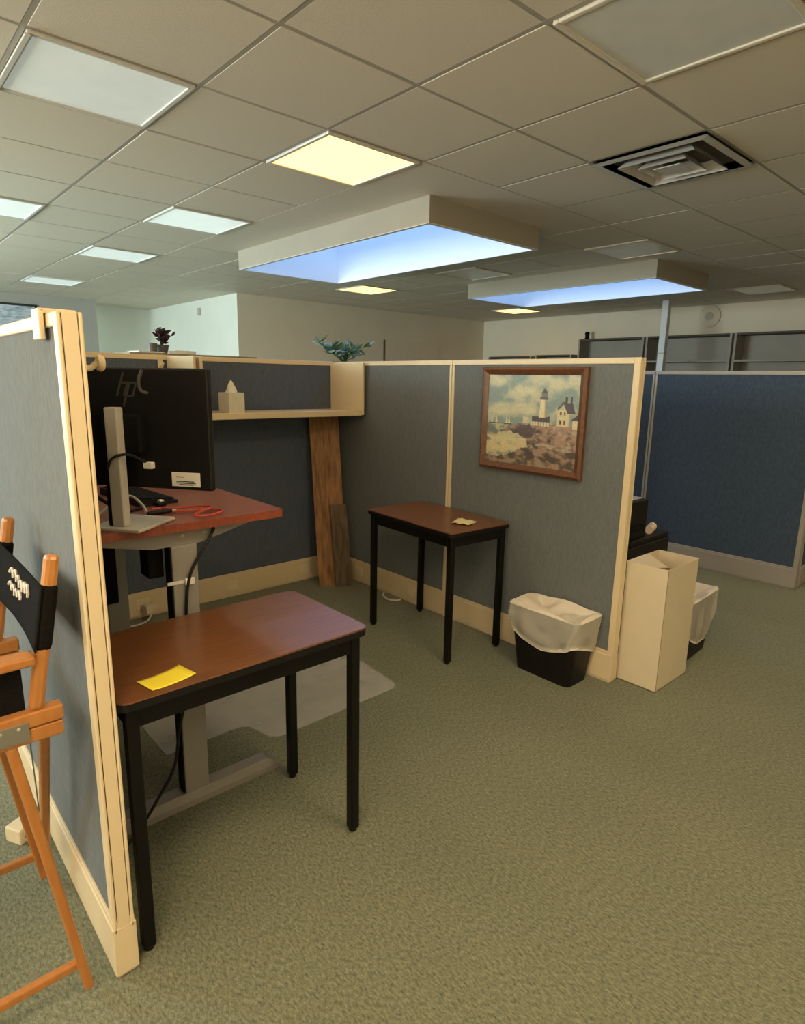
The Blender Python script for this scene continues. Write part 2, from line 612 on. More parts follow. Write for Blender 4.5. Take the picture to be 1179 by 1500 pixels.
# ------------------------------------------------------------------ ceiling lights
LL = {
    (2, 0): 'lit warm square ceiling light in front of the large skylight box',
    (7, 6): 'lit warm square ceiling light behind the large skylight box',
    (12, 6): 'lit warm square ceiling light behind the smaller skylight, near the wall corner',
    (0, 0): 'dim white ceiling light with a loose bright frame edge beside the lit square light',
    (2, 3): 'dim pale ceiling light between the large skylight box and a bright ceiling runner',
    (2, 6): 'dim pale ceiling light, second from the grey far wall',
    (2, 10): 'dim pale ceiling light next to the grey far wall',
    (0, 4): 'dim pale ceiling light beyond the bright ceiling runner',
    (2, -3): 'dull unlit ceiling light close to the ceiling air vent',
    (7, 0): 'unlit ceiling light between the large and the smaller skylight',
    (7, 3): 'unlit ceiling light between the large skylight and the lit light behind it',
    (12, 0): 'unlit ceiling light behind the smaller skylight near the shelves'}
for (i, j), st in LIGHTS.items():
    x0, x1, y0, y1 = cell(i, j)
    lab = LL.get((i, j), ('bright warm' if st == 'bright' else 'unlit') + ' square ceiling light over the front of the office')
    t = thing('ceiling_light', lab, 'light', ((x0 + x1) / 2, (y0 + y1) / 2, HC - 0.005), 0,
              None if (i, j) in LL else 'ceiling lights outside the picture')
    hx, hy = PX / 2 - 0.013, PY / 2 - 0.013
    fr = MB()
    fwid = 0.022
    fr.box((-hx, -hy, 0), (hx, -hy + fwid, 0.03), 0.004).box((-hx, hy - fwid, 0), (hx, hy, 0.03), 0.004)
    fr.box((-hx, -hy + fwid, 0), (-hx + fwid, hy - fwid, 0.03), 0.004).box((hx - fwid, -hy + fwid, 0), (hx, hy - fwid, 0.03), 0.004)
    fr.build('frame', 'ceiling_tile' if st == 'off' else 'light_frame', t)
    MB().box((-hx + fwid, -hy + fwid, 0.006), (hx - fwid, hy - fwid, 0.012)).build(
        'diffuser', {'warm': 'lit_diffuser', 'bright': 'bright_diffuser', 'dim': 'dim_diffuser', 'pale': 'pale_diffuser', 'off': 'unlit_diffuser'}[st], t)
    MB().box((-hx + 0.01, -hy + 0.01, 0.03), (hx - 0.01, hy - 0.01, 0.09)).build('housing', 'light_frame', t)
    if (i, j) == (0, 0):
        MB().box((-hx - 0.008, -hy, -0.010), (-hx + 0.012, hy + 0.01, -0.001), 0.003).build('loose_edge', 'light_frame', t)

# hidden light added behind the grey wall to brighten the recess
t = thing('strip_light', 'cool white strip light in the passage behind the grey wall', 'light', (-0.55, 7.27, HC - 0.045))
MB().box((-0.6, -0.07, 0.02), (0.6, 0.07, 0.040), 0.004).build('housing', 'light_frame', t)
MB().box((-0.58, -0.055, 0.0), (0.58, 0.055, 0.02), 0.006).build('diffuser', 'cool_diffuser', t)

# air vent
x0, x1, y0, y1 = cell(*VENT)
t = thing('air_vent', 'square metal ceiling air vent with stepped louvers', 'vent', ((x0 + x1) / 2, (y0 + y1) / 2, HC - 0.02))
h = PX / 2 - 0.013
MB().box((-h, -h, 0.05), (h, h, 0.06)).build('duct_back', 'vent_dark', t)


def ring(h0, z0, h1, z1, th=0.003):
    b = MB()
    a = [(-h0, -h0), (h0, -h0), (h0, h0), (-h0, h0)]
    c = [(-h1, -h1), (h1, -h1), (h1, h1), (-h1, h1)]
    for k in range(4):
        n = (k + 1) % 4
        b.quad([(*a[k], z0), (*a[n], z0), (*c[n], z1), (*c[k], z1)])
        b.quad([(*a[k], z0 + th), (*a[n], z0 + th), (*c[n], z1 + th), (*c[k], z1 + th)])
    return b


ring(h, 0.010, h - 0.035, 0.006).build('frame', 'vent_metal', t)
ring(h - 0.035, 0.045, h - 0.035, 0.006).build('frame', 'vent_dark', t)
ring(0.20, -0.006, 0.155, 0.040).build('louver', 'vent_metal', t)
ring(0.125, -0.010, 0.080, 0.040).build('louver', 'vent_metal', t)
MB().box((-0.068, -0.068, -0.010), (0.068, 0.068, -0.006)).build('centre_plate', 'vent_metal', t)

# ------------------------------------------------------------------ skylights
SL = ['large skylight in a boxed well hanging from the ceiling above the framed painting',
      'smaller-looking skylight in a boxed well in front of the wall shelves']
for k, (a, b, c, d) in enumerate(SKY):
    t = thing('skylight', SL[k], 'skylight', ((a + b) / 2, (c + d) / 2, BOXZ))
    hx, hy = (b - a) / 2, (d - c) / 2
    ih, iy = hx - RIM, hy - RIM
    zt = 3.72 - BOXZ
    bx = MB()
    for s in (-1, 1):
        bx.box((s * hx, -hy, 0.004), (s * (hx - 0.012), hy, 0.30)).box((-hx + 0.012, s * hy, 0.004), (hx - 0.012, s * (hy - 0.012), 0.30))
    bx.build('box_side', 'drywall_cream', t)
    rm = MB()
    for s in (-1, 1):
        rm.box((s * hx, -hy, 0), (s * ih, hy, 0.004)).box((-ih, s * hy, 0), (ih, s * iy, 0.004))
    rm.build('rim', 'light_frame', t)
    for s in (-1, 1):
        MB().box((s * ih, -iy, 0.004), (s * (ih + 0.014), iy, zt)).build('well_wall', 'well_white', t)
        MB().box((-ih - 0.014, s * iy, 0.004), (ih + 0.014, s * (iy + 0.014), zt)).build('well_wall', 'well_white', t)
    MB().box((-ih, -iy, zt - 0.02), (ih, iy, zt - 0.014)).build('pane', 'window_glass', t)


# ------------------------------------------------------------------ partition panels
TH = 0.05
HP = 1.655


def panel(p, ang, L, label, fabric='fabric', metal='cream_metal', outlets=(), H=HP, end0=False, end1=False, trim=0.172, fw_=0.022, group=None):
    """local X runs along the panel from p, thickness centred on local Y"""
    t = thing('partition_panel', label, 'partition', (p[0], p[1], 0), ang, group)
    e0 = 0.034 if end0 else fw_
    e1 = 0.034 if end1 else fw_
    MB().box((e0 - 0.002, -TH / 2 + 0.006, trim - 0.004), (L - e1 + 0.002, TH / 2 - 0.006, H - 0.028)).build('fabric_panel', fabric, t)
    MB().box((0.033 if end0 else 0.0, -TH / 2, H - 0.030), (L - (0.033 if end1 else 0), TH / 2, H), 0.004).build('top_rail', metal, t)
    g = MB()
    for xa, xb, en in ((0.0, e0, end0), (L - e1, L, end1)):
        if en:
            # rounded end post with two sunk grooves down its narrow face
            xo = xa if xa == 0 else xb
            s = 1 if xa == 0 else -1
            b = MB()
            b.box((xo + s * 0.004, -TH / 2 + 0.012, 0.0 + 0.14), (xo + s * 0.03, TH / 2 - 0.012, H - 0.002), 0.0015)
            b.box((xo, -TH / 2, 0.14), (xo + s * 0.034, -TH / 2 + 0.0085, H), 0.003)
            b.box((xo, TH / 2 - 0.0085, 0.14), (xo + s * 0.034, TH / 2, H), 0.003)
            b.box((xo + s * 0.0005, -TH / 2 + 0.0105, 0.142), (xo + s * 0.03, TH / 2 - 0.0105, H - 0.001), 0.0015)
            b.build('end_post', metal, t)
            g.box((xo + s * 0.006, -TH / 2 + 0.006, 0.142), (xo + s * 0.008, TH / 2 - 0.006, H - 0.004))
        else:
            MB().box((xa + 0.0015, -TH / 2, 0.0), (xb - 0.0015, TH / 2, H - 0.03), 0.003).build('side_post', metal, t)
    if len(g.bm.verts):
        g.build('groove', 'groove_dark', t)
    else:
        g.bm.free()
    tr = MB()
    x0, x1 = (0.0 if end0 else fw_), (L if end1 else L - fw_)
    tr.box((x0, -TH / 2 - 0.004, 0.012), (x1, TH / 2 + 0.004, trim - 0.018), 0.003)
    tr.box((x0 + 0.001, -TH / 2 - 0.001, trim - 0.020), (x1 - 0.001, TH / 2 + 0.001, trim), 0.003)
    tr.box((x0 + 0.01, -TH / 2 + 0.004, 0), (x1 - 0.01, TH / 2 - 0.004, 0.014))
    base = tr.build('base_trim', metal, t)
    for ox, s in outlets:
        y = s * (TH / 2 + 0.004)
        b = MB().box((ox - 0.042, y, 0.055), (ox + 0.042, y + s * 0.004, 0.125), 0.0015)
        b.box((ox - 0.026, y + s * 0.003, 0.062), (ox + 0.026, y + s * 0.007, 0.087), 0.0015)
        b.box((ox - 0.026, y + s * 0.003, 0.093), (ox + 0.026, y + s * 0.007, 0.118), 0.0015)
        b.build('outlet', 'outlet_cream', base)
    return t


# panel wall with the painting: face at x=0, runs along Y
panel((TH / 2, -2.433), PI / 2, 1.214, 'blue-grey fabric panel with the framed painting hung on it', end0=True)
panel((TH / 2, -1.218), PI / 2, 1.218, 'blue-grey fabric panel behind the far small table, next to the leaning boards',
      outlets=((0.91, 1), (0.30, 1)))
# back wall of the cubicle
panel((-1.218, TH / 2), 0, 1.218, 'blue fabric panel carrying the shelf with the tissue box', 'blue_fabric', outlets=((0.92, -1), (0.316, -1)))
panel((-2.438, TH / 2), 0, 1.218, 'blue fabric panel behind the black monitor', 'blue_fabric', outlets=((0.92, -1),))
# near side wall: outer face at x=-2.457, near end y=-2.458
panel((-2.432, -2.458), PI / 2, 1.225, 'near blue-grey fabric panel with tall cream end post beside the folding chair', end0=True)
panel((-2.432, -1.231), PI / 2, 1.255, 'blue-grey fabric panel behind the standing desk, continuing the near panel')
# panels of the cubicle across the aisle
panel((2.525, -2.555), PI / 2, 1.285, 'navy fabric panel with taupe trim across the aisle', 'navy_fabric', 'taupe_metal', end0=True, H=1.65)
panel((2.525, -1.268), PI / 2, 1.285, 'navy fabric panel partly hidden behind the painting panel end post', 'navy_fabric', 'taupe_metal', H=1.65)
panel((2.56, -2.53), 0, 1.2, 'navy fabric panel turning the aisle corner at the taupe post', 'navy_fabric', 'taupe_metal', H=1.65)

# ------------------------------------------------------------------ framed painting


def smooth01(a, b, x):
    t = min(1, max(0, (x - a) / (b - a)))
    return t * t * (3 - 2 * t)


def mixc(a, b, t):
    return tuple(a[k] * (1 - t) + b[k] * t for k in range(3))


def srgb(r, g, b):
    def l(c):
        c /= 255.0
        return c / 12.92 if c <= 0.04045 else ((c + 0.055) / 1.055) ** 2.4
    return (l(r), l(g), l(b))


def paint(u, v):
    """seaside print with lighthouse, houses, rocks and surf; v down"""
    n = lambda s, o=0.0: 0.5 + 0.5 * noise.fractal(Vector((u * s + o, v * s * 1.3, o)), 0.9, 2.0, 4)
    sky = mixc(srgb(140, 160, 150), srgb(205, 200, 160), smooth01(0.35, 0.75, n(4.0, 3.1)))
    for cu, cv, ru, rv in ((0.10, 0.09, 0.14, 0.07), (0.42, 0.17, 0.16, 0.07), (0.78, 0.10, 0.12, 0.10), (0.15, 0.38, 0.2, 0.09), (0.4, 0.36, 0.2, 0.1)):
        d = math.hypot((u - cu) / ru, (v - cv) / rv)
        sky = mixc(sky, srgb(228, 218, 165), 0.75 * (1 - smooth01(0.3, 1.2, d + 0.5 * (n(9, 1.0) - 0.5))))
    c = sky
    hor = 0.555
    if v > hor - 0.02 and u < 0.45:
        c = mixc(c, srgb(150, 150, 135), smooth01(hor - 0.02, hor, v))
    # sailing boats
    for bu, h in ((0.06, 0.09), (0.115, 0.10), (0.235, 0.12), (0.265, 0.10)):
        if abs(u - bu) < 0.016 * (v - (hor - h)) / h and hor - h < v < hor - 0.015:
            c = srgb(232, 220, 175)
        if abs(u - bu) < 0.03 and hor - 0.015 < v < hor + 0.005:
            c = srgb(90, 75, 70)
    # sea and surf
    if v > hor:
        sea = mixc(srgb(120, 130, 120), srgb(205, 195, 150), smooth01(0.4, 0.62, n(7, 5.5)))
        if v > 0.64:
            sea = mixc(sea, srgb(225, 208, 150), smooth01(0.64, 0.72, v) * smooth01(0.30, 0.6, n(8, 2.2)))
        c = sea
    # rocks: upper ledge
    ledge = 0.53 + 0.10 * smooth01(0.45, 0.12, u) + 0.05 * (n(10, 7) - 0.5)
    low = 0.64 + 0.5 * smooth01(0.42, 0.62, u) + 0.06 * (n(8, 9) - 0.5)
    if u > 0.14 and ledge < v < low:
        k = n(11, 4.4)
        c = mixc(srgb(96, 80, 76), srgb(180, 146, 120), smooth01(0.30, 0.74, k + 0.25 * (u - 0.5)))
        c = mixc(c, srgb(208, 192, 160), 0.5 * smooth01(0.58, 0.72, n(20, 15)))
        if u > 0.62:
            c = mixc(c, srgb(190, 150, 118), 0.35 * smooth01(0.45, 0.6, n(14, 6.6)))
    # rocks: lower foreground
    if v > 0.93 - 0.13 * smooth01(0.18, 0.45, u) + 0.05 * (n(7, 8) - 0.5):
        k = n(9, 12)
        c = mixc(srgb(96, 84, 74), srgb(176, 146, 120), smooth01(0.30, 0.72, k + 0.3 * (n(22, 5) - 0.5)))
    if 0.47 < u < 0.95 and 0.74 < v < 0.80 + 0.04 * (n(6, 3) - 0.5):
        c = mixc(c, srgb(205, 190, 155), 0.6 * smooth01(0.45, 0.6, n(13, 2)))
    # dark outcrop
    if math.hypot((u - 0.46) / 0.10, (v - 0.615) / 0.07) < 1 + 0.4 * (n(12, 1) - 0.5):
        c = mixc(srgb(92, 78, 80), srgb(120, 98, 88), n(16, 2))
    # keeper's low building
    if 0.50 < u < 0.71 and 0.50 < v < 0.55:
        c = srgb(226, 210, 165) if (u * 34) % 1 > 0.25 else srgb(150, 130, 105)
    if 0.52 < u < 0.71 and 0.445 + 0.02 * (0.60 - u) < v < 0.505:
        c = srgb(92, 84, 84)
    if 0.42 < u < 0.475 and 0.455 < v < 0.525:
        c = srgb(222, 208, 162)
    # lighthouse
    if 0.255 < v < 0.455:
        k = (v - 0.255) / 0.2
        hw = 0.027 + 0.013 * k
        du = u - 0.635
        if abs(du) < hw:
            c = mixc(srgb(240, 222, 165), srgb(140, 130, 110), smooth01(0.2, 1.0, du / hw))
    if abs(u - 0.640) < 0.042 and 0.235 < v < 0.262:
        c = srgb(104, 100, 98)
    if abs(u - 0.642) < 0.030 and 0.19 < v < 0.236:
        c = srgb(128, 124, 116)
    if 0.14 < v < 0.195 and abs(u - 0.645) < 0.036 * (v - 0.14) / 0.055:
        c = srgb(92, 90, 92)
    # gabled house
    if 0.79 < u < 0.905 and 0.365 - 0.0 < v < 0.535:
        if v > 0.285 + abs(u - 0.845) * 1.45 * 0.9:
            c = srgb(226, 208, 158)
            for wu in (0.822, 0.862):
                if abs(u - wu) < 0.009 and (0.385 < v < 0.415 or 0.47 < v < 0.515):
                    c = srgb(96, 84, 74)
    if 0.79 < u < 0.97 and 0.275 < v < 0.40:
        line = 0.285 + abs(u - 0.845) * 1.3
        if u > 0.845 and v < 0.40 and v > 0.290 and (u - 0.845) * 1.05 > (v - 0.30) * 0.45 and u < 0.965 + (v - 0.39) * 0.3:
            c = srgb(96, 82, 88)
        elif abs(v - line) < 0.018 and u < 0.86:
            c = srgb(110, 98, 96)
    for cu in (0.872, 0.922):
        if abs(u - cu) < 0.011 and 0.225 < v < 0.31:
            c = srgb(92, 78, 78)
    if u > 0.945 and 0.46 < v < 0.56:
        c = srgb(228, 212, 165)
    if u > 0.925 and 0.40 < v < 0.47 and (u - 0.92) > (0.47 - v) * 1.1:
        c = srgb(88, 78, 82)
    k = 0.78 + 0.24 * (n(60, 0.7))
    g = 0.3 * c[0] + 0.6 * c[1] + 0.1 * c[2]
    return tuple(min(1, (x * 0.85 + g * 0.15) * k) for x in c)


def painting():
    W, Hh = 0.685, 0.575
    t = thing('framed_painting', 'wood-framed lighthouse and rocky shore painting on the fabric panel', 'painting', (-0.001, -1.829, 1.325), -PI / 2)
    # local X to the right when facing it (world -Y), local Y towards the wall? front is local -Y (world -X)
    fwid, fd = 0.042, 0.03
    prof = [(0, 0), (0, -fd * 0.65), (fwid * 0.35, -fd), (fwid, -fd * 0.45), (fwid, 0)]

    def side(a, b, inx, inz):
        bm = MB()
        rings = []
        for (p, sgn) in ((a, 1), (b, -1)):
            r = []
            for d, y in prof:
                r.append((p[0] + (inx[0] * d if inx else 0) + sgn * (0 if not inz else 0), y, p[1]))
            rings.append(r)
        return bm
    hw, hh = W / 2, Hh / 2
    corners = [(-hw, -hh), (hw, -hh), (hw, hh), (-hw, hh)]
    inn = [(1, 1), (-1, 1), (-1, -1), (1, -1)]
    for k in range(4):
        n_ = (k + 1) % 4
        r0 = [(corners[k][0] + inn[k][0] * d, y, corners[k][1] + inn[k][1] * d) for d, y in prof]
        r1 = [(corners[n_][0] + inn[n_][0] * d, y, corners[n_][1] + inn[n_][1] * d) for d, y in prof]
        MB().loft([r0, r1]).build('frame_side', 'frame_wood', t)
    nx, ny = 210, 176
    cw, ch = hw - fwid + 0.002, hh - fwid + 0.002
    me = bpy.data.meshes.new('canvas')
    vs, fs = [], []
    for j in range(ny + 1):
        for i in range(nx + 1):
            vs.append((-cw + 2 * cw * i / nx, -0.011, ch - 2 * ch * j / ny))
    for j in range(ny):
        for i in range(nx):
            a = j * (nx + 1) + i
            fs.append((a, a + nx + 1, a + nx + 2, a + 1))
    me.from_pydata(vs, [], fs)
    ca = me.color_attributes.new('print', 'FLOAT_COLOR', 'POINT')
    data = []
    for j in range(ny + 1):
        for i in range(nx + 1):
            data.extend((*paint(i / nx, j / ny), 1.0))
    ca.data.foreach_set('color', data)
    M = bpy.data.materials.new('painted_print')
    M.use_nodes = True
    nt = M.node_tree
    at = nt.nodes.new('ShaderNodeAttribute')
    at.attribute_name = 'print'
    nt.links.new(at.outputs['Color'], nt.nodes['Principled BSDF'].inputs['Base Color'])
    nt.nodes['Principled BSDF'].inputs['Roughness'].default_value = 0.45
    me.materials.append(M)
    o = bpy.data.objects.new('canvas', me)
    COL.objects.link(o)
    o.parent = t
    MB().box((-hw + 0.01, -0.009, -hh + 0.01), (hw - 0.01, -0.002, hh - 0.01)).build('backing', 'cardboard_brown', t)


painting()


# ------------------------------------------------------------------ overhead shelves on the back panels
def shelf(x0, x1, label):
    t = thing('panel_shelf', label, 'shelf', (x0, -0.002, 1.28))
    L = x1 - x0
    MB().box((0, -0.385, 0.0), (L, -0.0, 0.030), 0.004).build('shelf_board', 'cream_metal', t)
    MB().box((0.02, -0.388, -0.004), (L - 0.02, -0.374, 0.036), 0.004).build('front_lip', 'cream_metal', t)
    for a in (0, L - 0.018):
        MB().box((a, -0.39, 0.002), (a + 0.018, -0.0, 0.366), 0.004).build('end_panel', 'cream_metal', t)
    return t


shelf(-1.235, -0.025, 'cream shelf with tall end panels holding the tissue box')
shelf(-2.395, -1.258, 'cream shelf behind the black monitor')

t = thing('tissue_box', 'square tissue box with a tissue pulled up on the cream shelf', 'tissue box', (-0.985, -0.27, 1.3105), 0.12)
MB().box((-0.057, -0.057, 0), (0.057, 0.057, 0.125), 0.003).build('carton', 'tissue_box', t)
b = MB()
rings = []
for k in range(7):
    q = k / 6
    r = 0.038 * (1 - q) ** 0.7 + 0.003
    rings.append([(r * math.cos(a) * (1 + 0.18 * math.sin(3 * a + k)), 0.6 * r * math.sin(a), 0.122 + 0.075 * q + 0.004 * math.sin(4 * a)) for a in [2 * PI * s / 14 for s in range(14)]])
b.loft(rings).build('tissue', 'tissue', t, True)

# coat hooks
t = thing('panel_hook', 'cream over-the-panel coat hook by the near end post', 'hook', (-2.432, -2.345, HP))
MB().box((-0.036, -0.030, -0.001), (0.036, 0.030, 0.010), 0.003).box((-0.040, -0.030, -0.055), (-0.0285, 0.030, 0.010), 0.003).box((0.0285, -0.025, -0.12), (0.036, 0.025, 0.010), 0.003).build('clip', 'cream_metal', t)
MB().tube(smooth_path([(0.034, 0, -0.105), (0.060, 0, -0.112), (0.078, 0, -0.100)], 5), 0.007, 8).build('arm', 'cream_metal', t, True)
MB().lathe([(0.004, 0), (0.017, 0.003), (0.020, 0.010), (0.016, 0.017), (0.004, 0.019)], (0, 0, 0), 16).build('knob', 'cream_metal', t, True, Matrix.Translation((0.075, 0, -0.100)) @ Matrix.Rotation(PI / 2, 4, 'Y'))
t = thing('panel_hook', 'small tan coat hook on the blue panel above the monitor', 'hook', (-1.315, -0.002, 1.60))
MB().box((-0.016, -0.006, -0.03), (0.016, 0, 0.03), 0.004).build('clip', 'cream_metal', t)
MB().tube(smooth_path([(0, -0.004, 0), (0, -0.03, -0.012), (0, -0.045, 0.006)], 5), 0.008, 8).build('arm', 'cream_metal', t, True)


# ------------------------------------------------------------------ the two small work tables
def table(label, loc, rz, top_mat, note=None):
    t = thing('work_table', label, 'table', loc, rz)
    L, W, H = 0.772, 0.462, 0.752
    hl, hw = L / 2, W / 2
    pr = rrect(-hl, hl, -hw, hw, 0.03, 5)
    MB().prism(pr, H - 0.0055, H).build('table_top', top_mat, t)
    MB().prism([(x * 1.0015, y * 1.0015) for x, y in pr], H - 0.026, H - 0.0055).build('edge_band', 'black_plastic', t)
    lx, ly = hl - 0.037, hw - 0.037
    for s in (-1, 1):
        MB().box((-lx, s * (ly - 0.008), H - 0.088), (lx, s * (ly + 0.010), H - 0.026), 0.002).build('apron', 'black_metal', t)
        MB().box((s * (lx - 0.008), -ly + 0.01, H - 0.088), (s * (lx + 0.010), ly - 0.01, H - 0.026), 0.002).build('apron', 'black_metal', t)
    for sx in (-1, 1):
        for sy in (-1, 1):
            lg = MB().box((sx * lx - 0.0165, sy * ly - 0.0165, 0.012), (sx * lx + 0.0165, sy * ly + 0.0165, H - 0.026), 0.004).build('leg', 'black_metal', t)
            MB().lathe([(0.013, 0), (0.015, 0.003), (0.015, 0.013)], (sx * lx, sy * ly, 0), 14).build('foot', 'black_plastic', lg, True)
    return t


table('walnut-topped work table with black legs and a bright yellow note, beside the end post', (-2.014, -2.216, 0), 0, 'walnut')
table('walnut-topped work table with black legs under the painting, with a pale curled note', (-0.272, -1.385, 0), PI / 2 - 0.06, 'walnut_b')

me = MB()
zt = 0.7525
P1 = [(-2.327, -2.359), (-2.205, -2.334), (-2.190, -2.412), (-2.312, -2.432)]
nn = 8
vs = []
for j in range(nn + 1):
    for i in range(nn + 1):
        u, v = i / nn, j / nn
        a = Vector(P1[0]).lerp(Vector(P1[1]), u)
        c = Vector(P1[3]).lerp(Vector(P1[2]), u)
        p = a.lerp(c, v)
        vs.append(me.bm.verts.new((p.x, p.y, zt + 0.004 * (abs(u - 0.5) * 2) ** 3 + 0.0008)))
for j in range(nn):
    for i in range(nn):
        a = j * (nn + 1) + i
        me.bm.faces.new((vs[a], vs[a + 1], vs[a + nn + 2], vs[a + nn + 1]))
o = me.build('paper_note', 'yellow_paper', None, True)
sm = o.modifiers.new('thickness', 'SOLIDIFY')
sm.thickness = 0.0008
tag(o, 'bright yellow paper note on the near walnut table', 'paper')

me = MB()
P2 = [(-0.362, -1.600), (-0.235, -1.530), (-0.212, -1.655), (-0.325, -1.700)]
vs = []
for j in range(nn + 1):
    for i in range(nn + 1):
        u, v = i / nn, j / nn
        p = Vector(P2[0]).lerp(Vector(P2[1]), u).lerp(Vector(P2[3]).lerp(Vector(P2[2]), u), v)
        vs.append(me.bm.verts.new((p.x, p.y, zt + 0.001 + 0.014 * abs(u - 0.6) ** 1.5 + 0.006 * math.sin(v * 7 + u * 3) ** 2)))
for j in range(nn):
    for i in range(nn):
        a = j * (nn + 1) + i
        me.bm.faces.new((vs[a], vs[a + 1], vs[a + nn + 2], vs[a + nn + 1]))
o = me.build('paper_note', 'pale_paper', None, True)
sm = o.modifiers.new('thickness', 'SOLIDIFY')
sm.thickness = 0.0008
tag(o, 'pale yellow curled paper note on the table under the painting', 'paper')


# ------------------------------------------------------------------ standing desk
DZ = 1.06
t = thing('standing_desk', 'height-adjustable desk with cherry-red top and grey steel legs', 'desk', (-2.01, -1.52, 0))
# local origin: x -2.01, y -1.52
MB().prism(rrect(-0.375, 0.365, -0.445, 0.455, 0.012, 3), DZ - 0.028, DZ).build('desk_top', 'cherry', t)
for s, yy in ((-1, -0.38), (1, 0.38)):
    arm = MB().prism([(-0.30, DZ - 0.028), (0.26, DZ - 0.028), (0.24, DZ - 0.042), (0.06, DZ - 0.085), (-0.10, DZ - 0.085), (-0.29, DZ - 0.045)], yy - 0.022, yy + 0.022, 1).build('side_bracket', 'grey_steel', t)
    for bx in (-0.03, 0.045):
        MB().lathe([(0.006, 0), (0.006, 0.003), (0.003, 0.005)], (0, 0, 0), 10).build('bolt', 'silver', arm, False, Matrix.Translation((bx + 0.03, yy - 0.022, DZ - 0.050)) @ Matrix.Rotation(PI / 2, 4, 'X'))
    MB().box((-0.041, yy - 0.028, 0.05), (0.047, yy + 0.028, DZ - 0.085), 0.004).build('leg', 'grey_steel', t)
    MB().box((-0.0465, yy - 0.022, 0.055), (-0.041, yy + 0.022, DZ - 0.09)).build('leg_channel', 'black_matte', t)  # black sheet paints the shadowed channel side of the leg
    MB().loft([[(x, yy + y * k, z) for x, y, z in ((-0.31, -0.037, z0), (0.335, -0.037, z0), (0.335, 0.037, z0), (-0.31, 0.037, z0))] if False else
               [(-0.32 + e, yy - 0.038 + k, z0), (0.335 - e, yy - 0.038 + k, z0), (0.335 - e, yy + 0.038 - k, z0), (-0.32 + e, yy + 0.038 - k, z0)]
               for e, k, z0 in ((0, 0, 0.0), (0, 0, 0.022), (0.035, 0.008, 0.048), (0.04, 0.012, 0.052))]).build('foot', 'grey_steel', t)
MB().box((-0.10, -0.352, DZ - 0.20), (-0.048, -0.27, DZ - 0.086), 0.006).build('motor_housing', 'black_matte', t)
MB().box((-0.02, -0.352, DZ - 0.075), (0.03, 0.352, DZ - 0.035)).build('cross_beam', 'black_matte', t)
MB().box((-0.062, -0.4125, 0.845), (0.025, -0.4085, 0.856)).box((-0.005, -0.421, 0.838), (0.028, -0.411, 0.862), 0.003).build('cable_tie', 'white_plastic', t)

# computer tower hung below the desk
t = thing('computer_tower', 'black computer tower hung below the cherry-red desk', 'computer', (-2.165, -1.31, 0))
MB().box((-0.085, -0.125, 0.645), (0.085, 0.125, 1.0), 0.006).build('case', 'black_matte', t)
MB().box((-0.093, -0.03, 0.639), (0.093, 0.03, 0.645)).box((-0.093, -0.03, 0.645), (-0.086, 0.03, 1.03)).box((0.086, -0.03, 0.645), (0.093, 0.03, 1.03)).build('hanger', 'black_metal', t)

# cables of the desk
tag(MB().tube(smooth_path([(-1.90, -1.93, 1.02), (-1.93, -1.945, 0.985), (-1.985, -1.942, 0.90), (-2.005, -1.940, 0.848), (-2.012, -1.938, 0.80), (-2.016, -1.936, 0.72), (-2.000, -1.936, 0.64), (-2.002, -1.937, 0.55),
                           (-2.03, -1.94, 0.45), (-2.07, -1.95, 0.33), (-2.10, -1.96, 0.20), (-2.17, -1.965, 0.10), (-2.23, -1.97, 0.03), (-2.28, -1.99, 0.006), (-2.34, -2.02, 0.006)], 6), 0.0055, 8).build('black_cable', 'cable_black', None, True),
    'black power cord hanging down the grey leg of the standing desk', 'cord')
tag(MB().tube(smooth_path([(-1.985, -1.80, DZ + 0.006), (-1.93, -1.82, DZ + 0.007), (-1.87, -1.84, DZ + 0.007), (-1.845, -1.87, DZ + 0.007), (-1.86, -1.905, DZ + 0.007), (-1.92, -1.935, DZ + 0.007), (-1.965, -1.925, DZ + 0.012),
                           (-1.93, -1.90, DZ + 0.017), (-1.875, -1.86, DZ + 0.016), (-1.87, -1.83, DZ + 0.016), (-1.92, -1.80, DZ + 0.016), (-1.985, -1.775, DZ + 0.012), (-1.995, -1.72, DZ + 0.006), (-2.03, -1.715, DZ + 0.006)], 6), 0.004, 8).build('red_cable', 'red_cable', None, True),
    'coiled thin red cable on the cherry-red desk', 'cable')
t = thing('cable_connector', 'black inline cable connector lying by the red cable', 'connector', (-2.02, -1.795, DZ + 0.009), 0.05)
MB().tube([(-0.055, 0, 0), (-0.045, 0, 0), (0.01, 0, 0), (0.03, 0, 0)], [0.006, 0.009, 0.008, 0.006], 10).build('body', 'black_plastic', t, True)
MB().tube([(0.03, 0, 0), (0.045, 0, 0)], 0.005, 10).build('ferrule', 'silver', t, True)

# ------------------------------------------------------------------ monitor on its stand
MA = math.atan2(-0.80, 0.60)          # direction of the screen's right edge seen from behind
mc = Vector((-2.205, -1.935, DZ))
t = thing('computer_monitor', 'black computer monitor seen from behind on a silver stand', 'monitor', mc, MA)
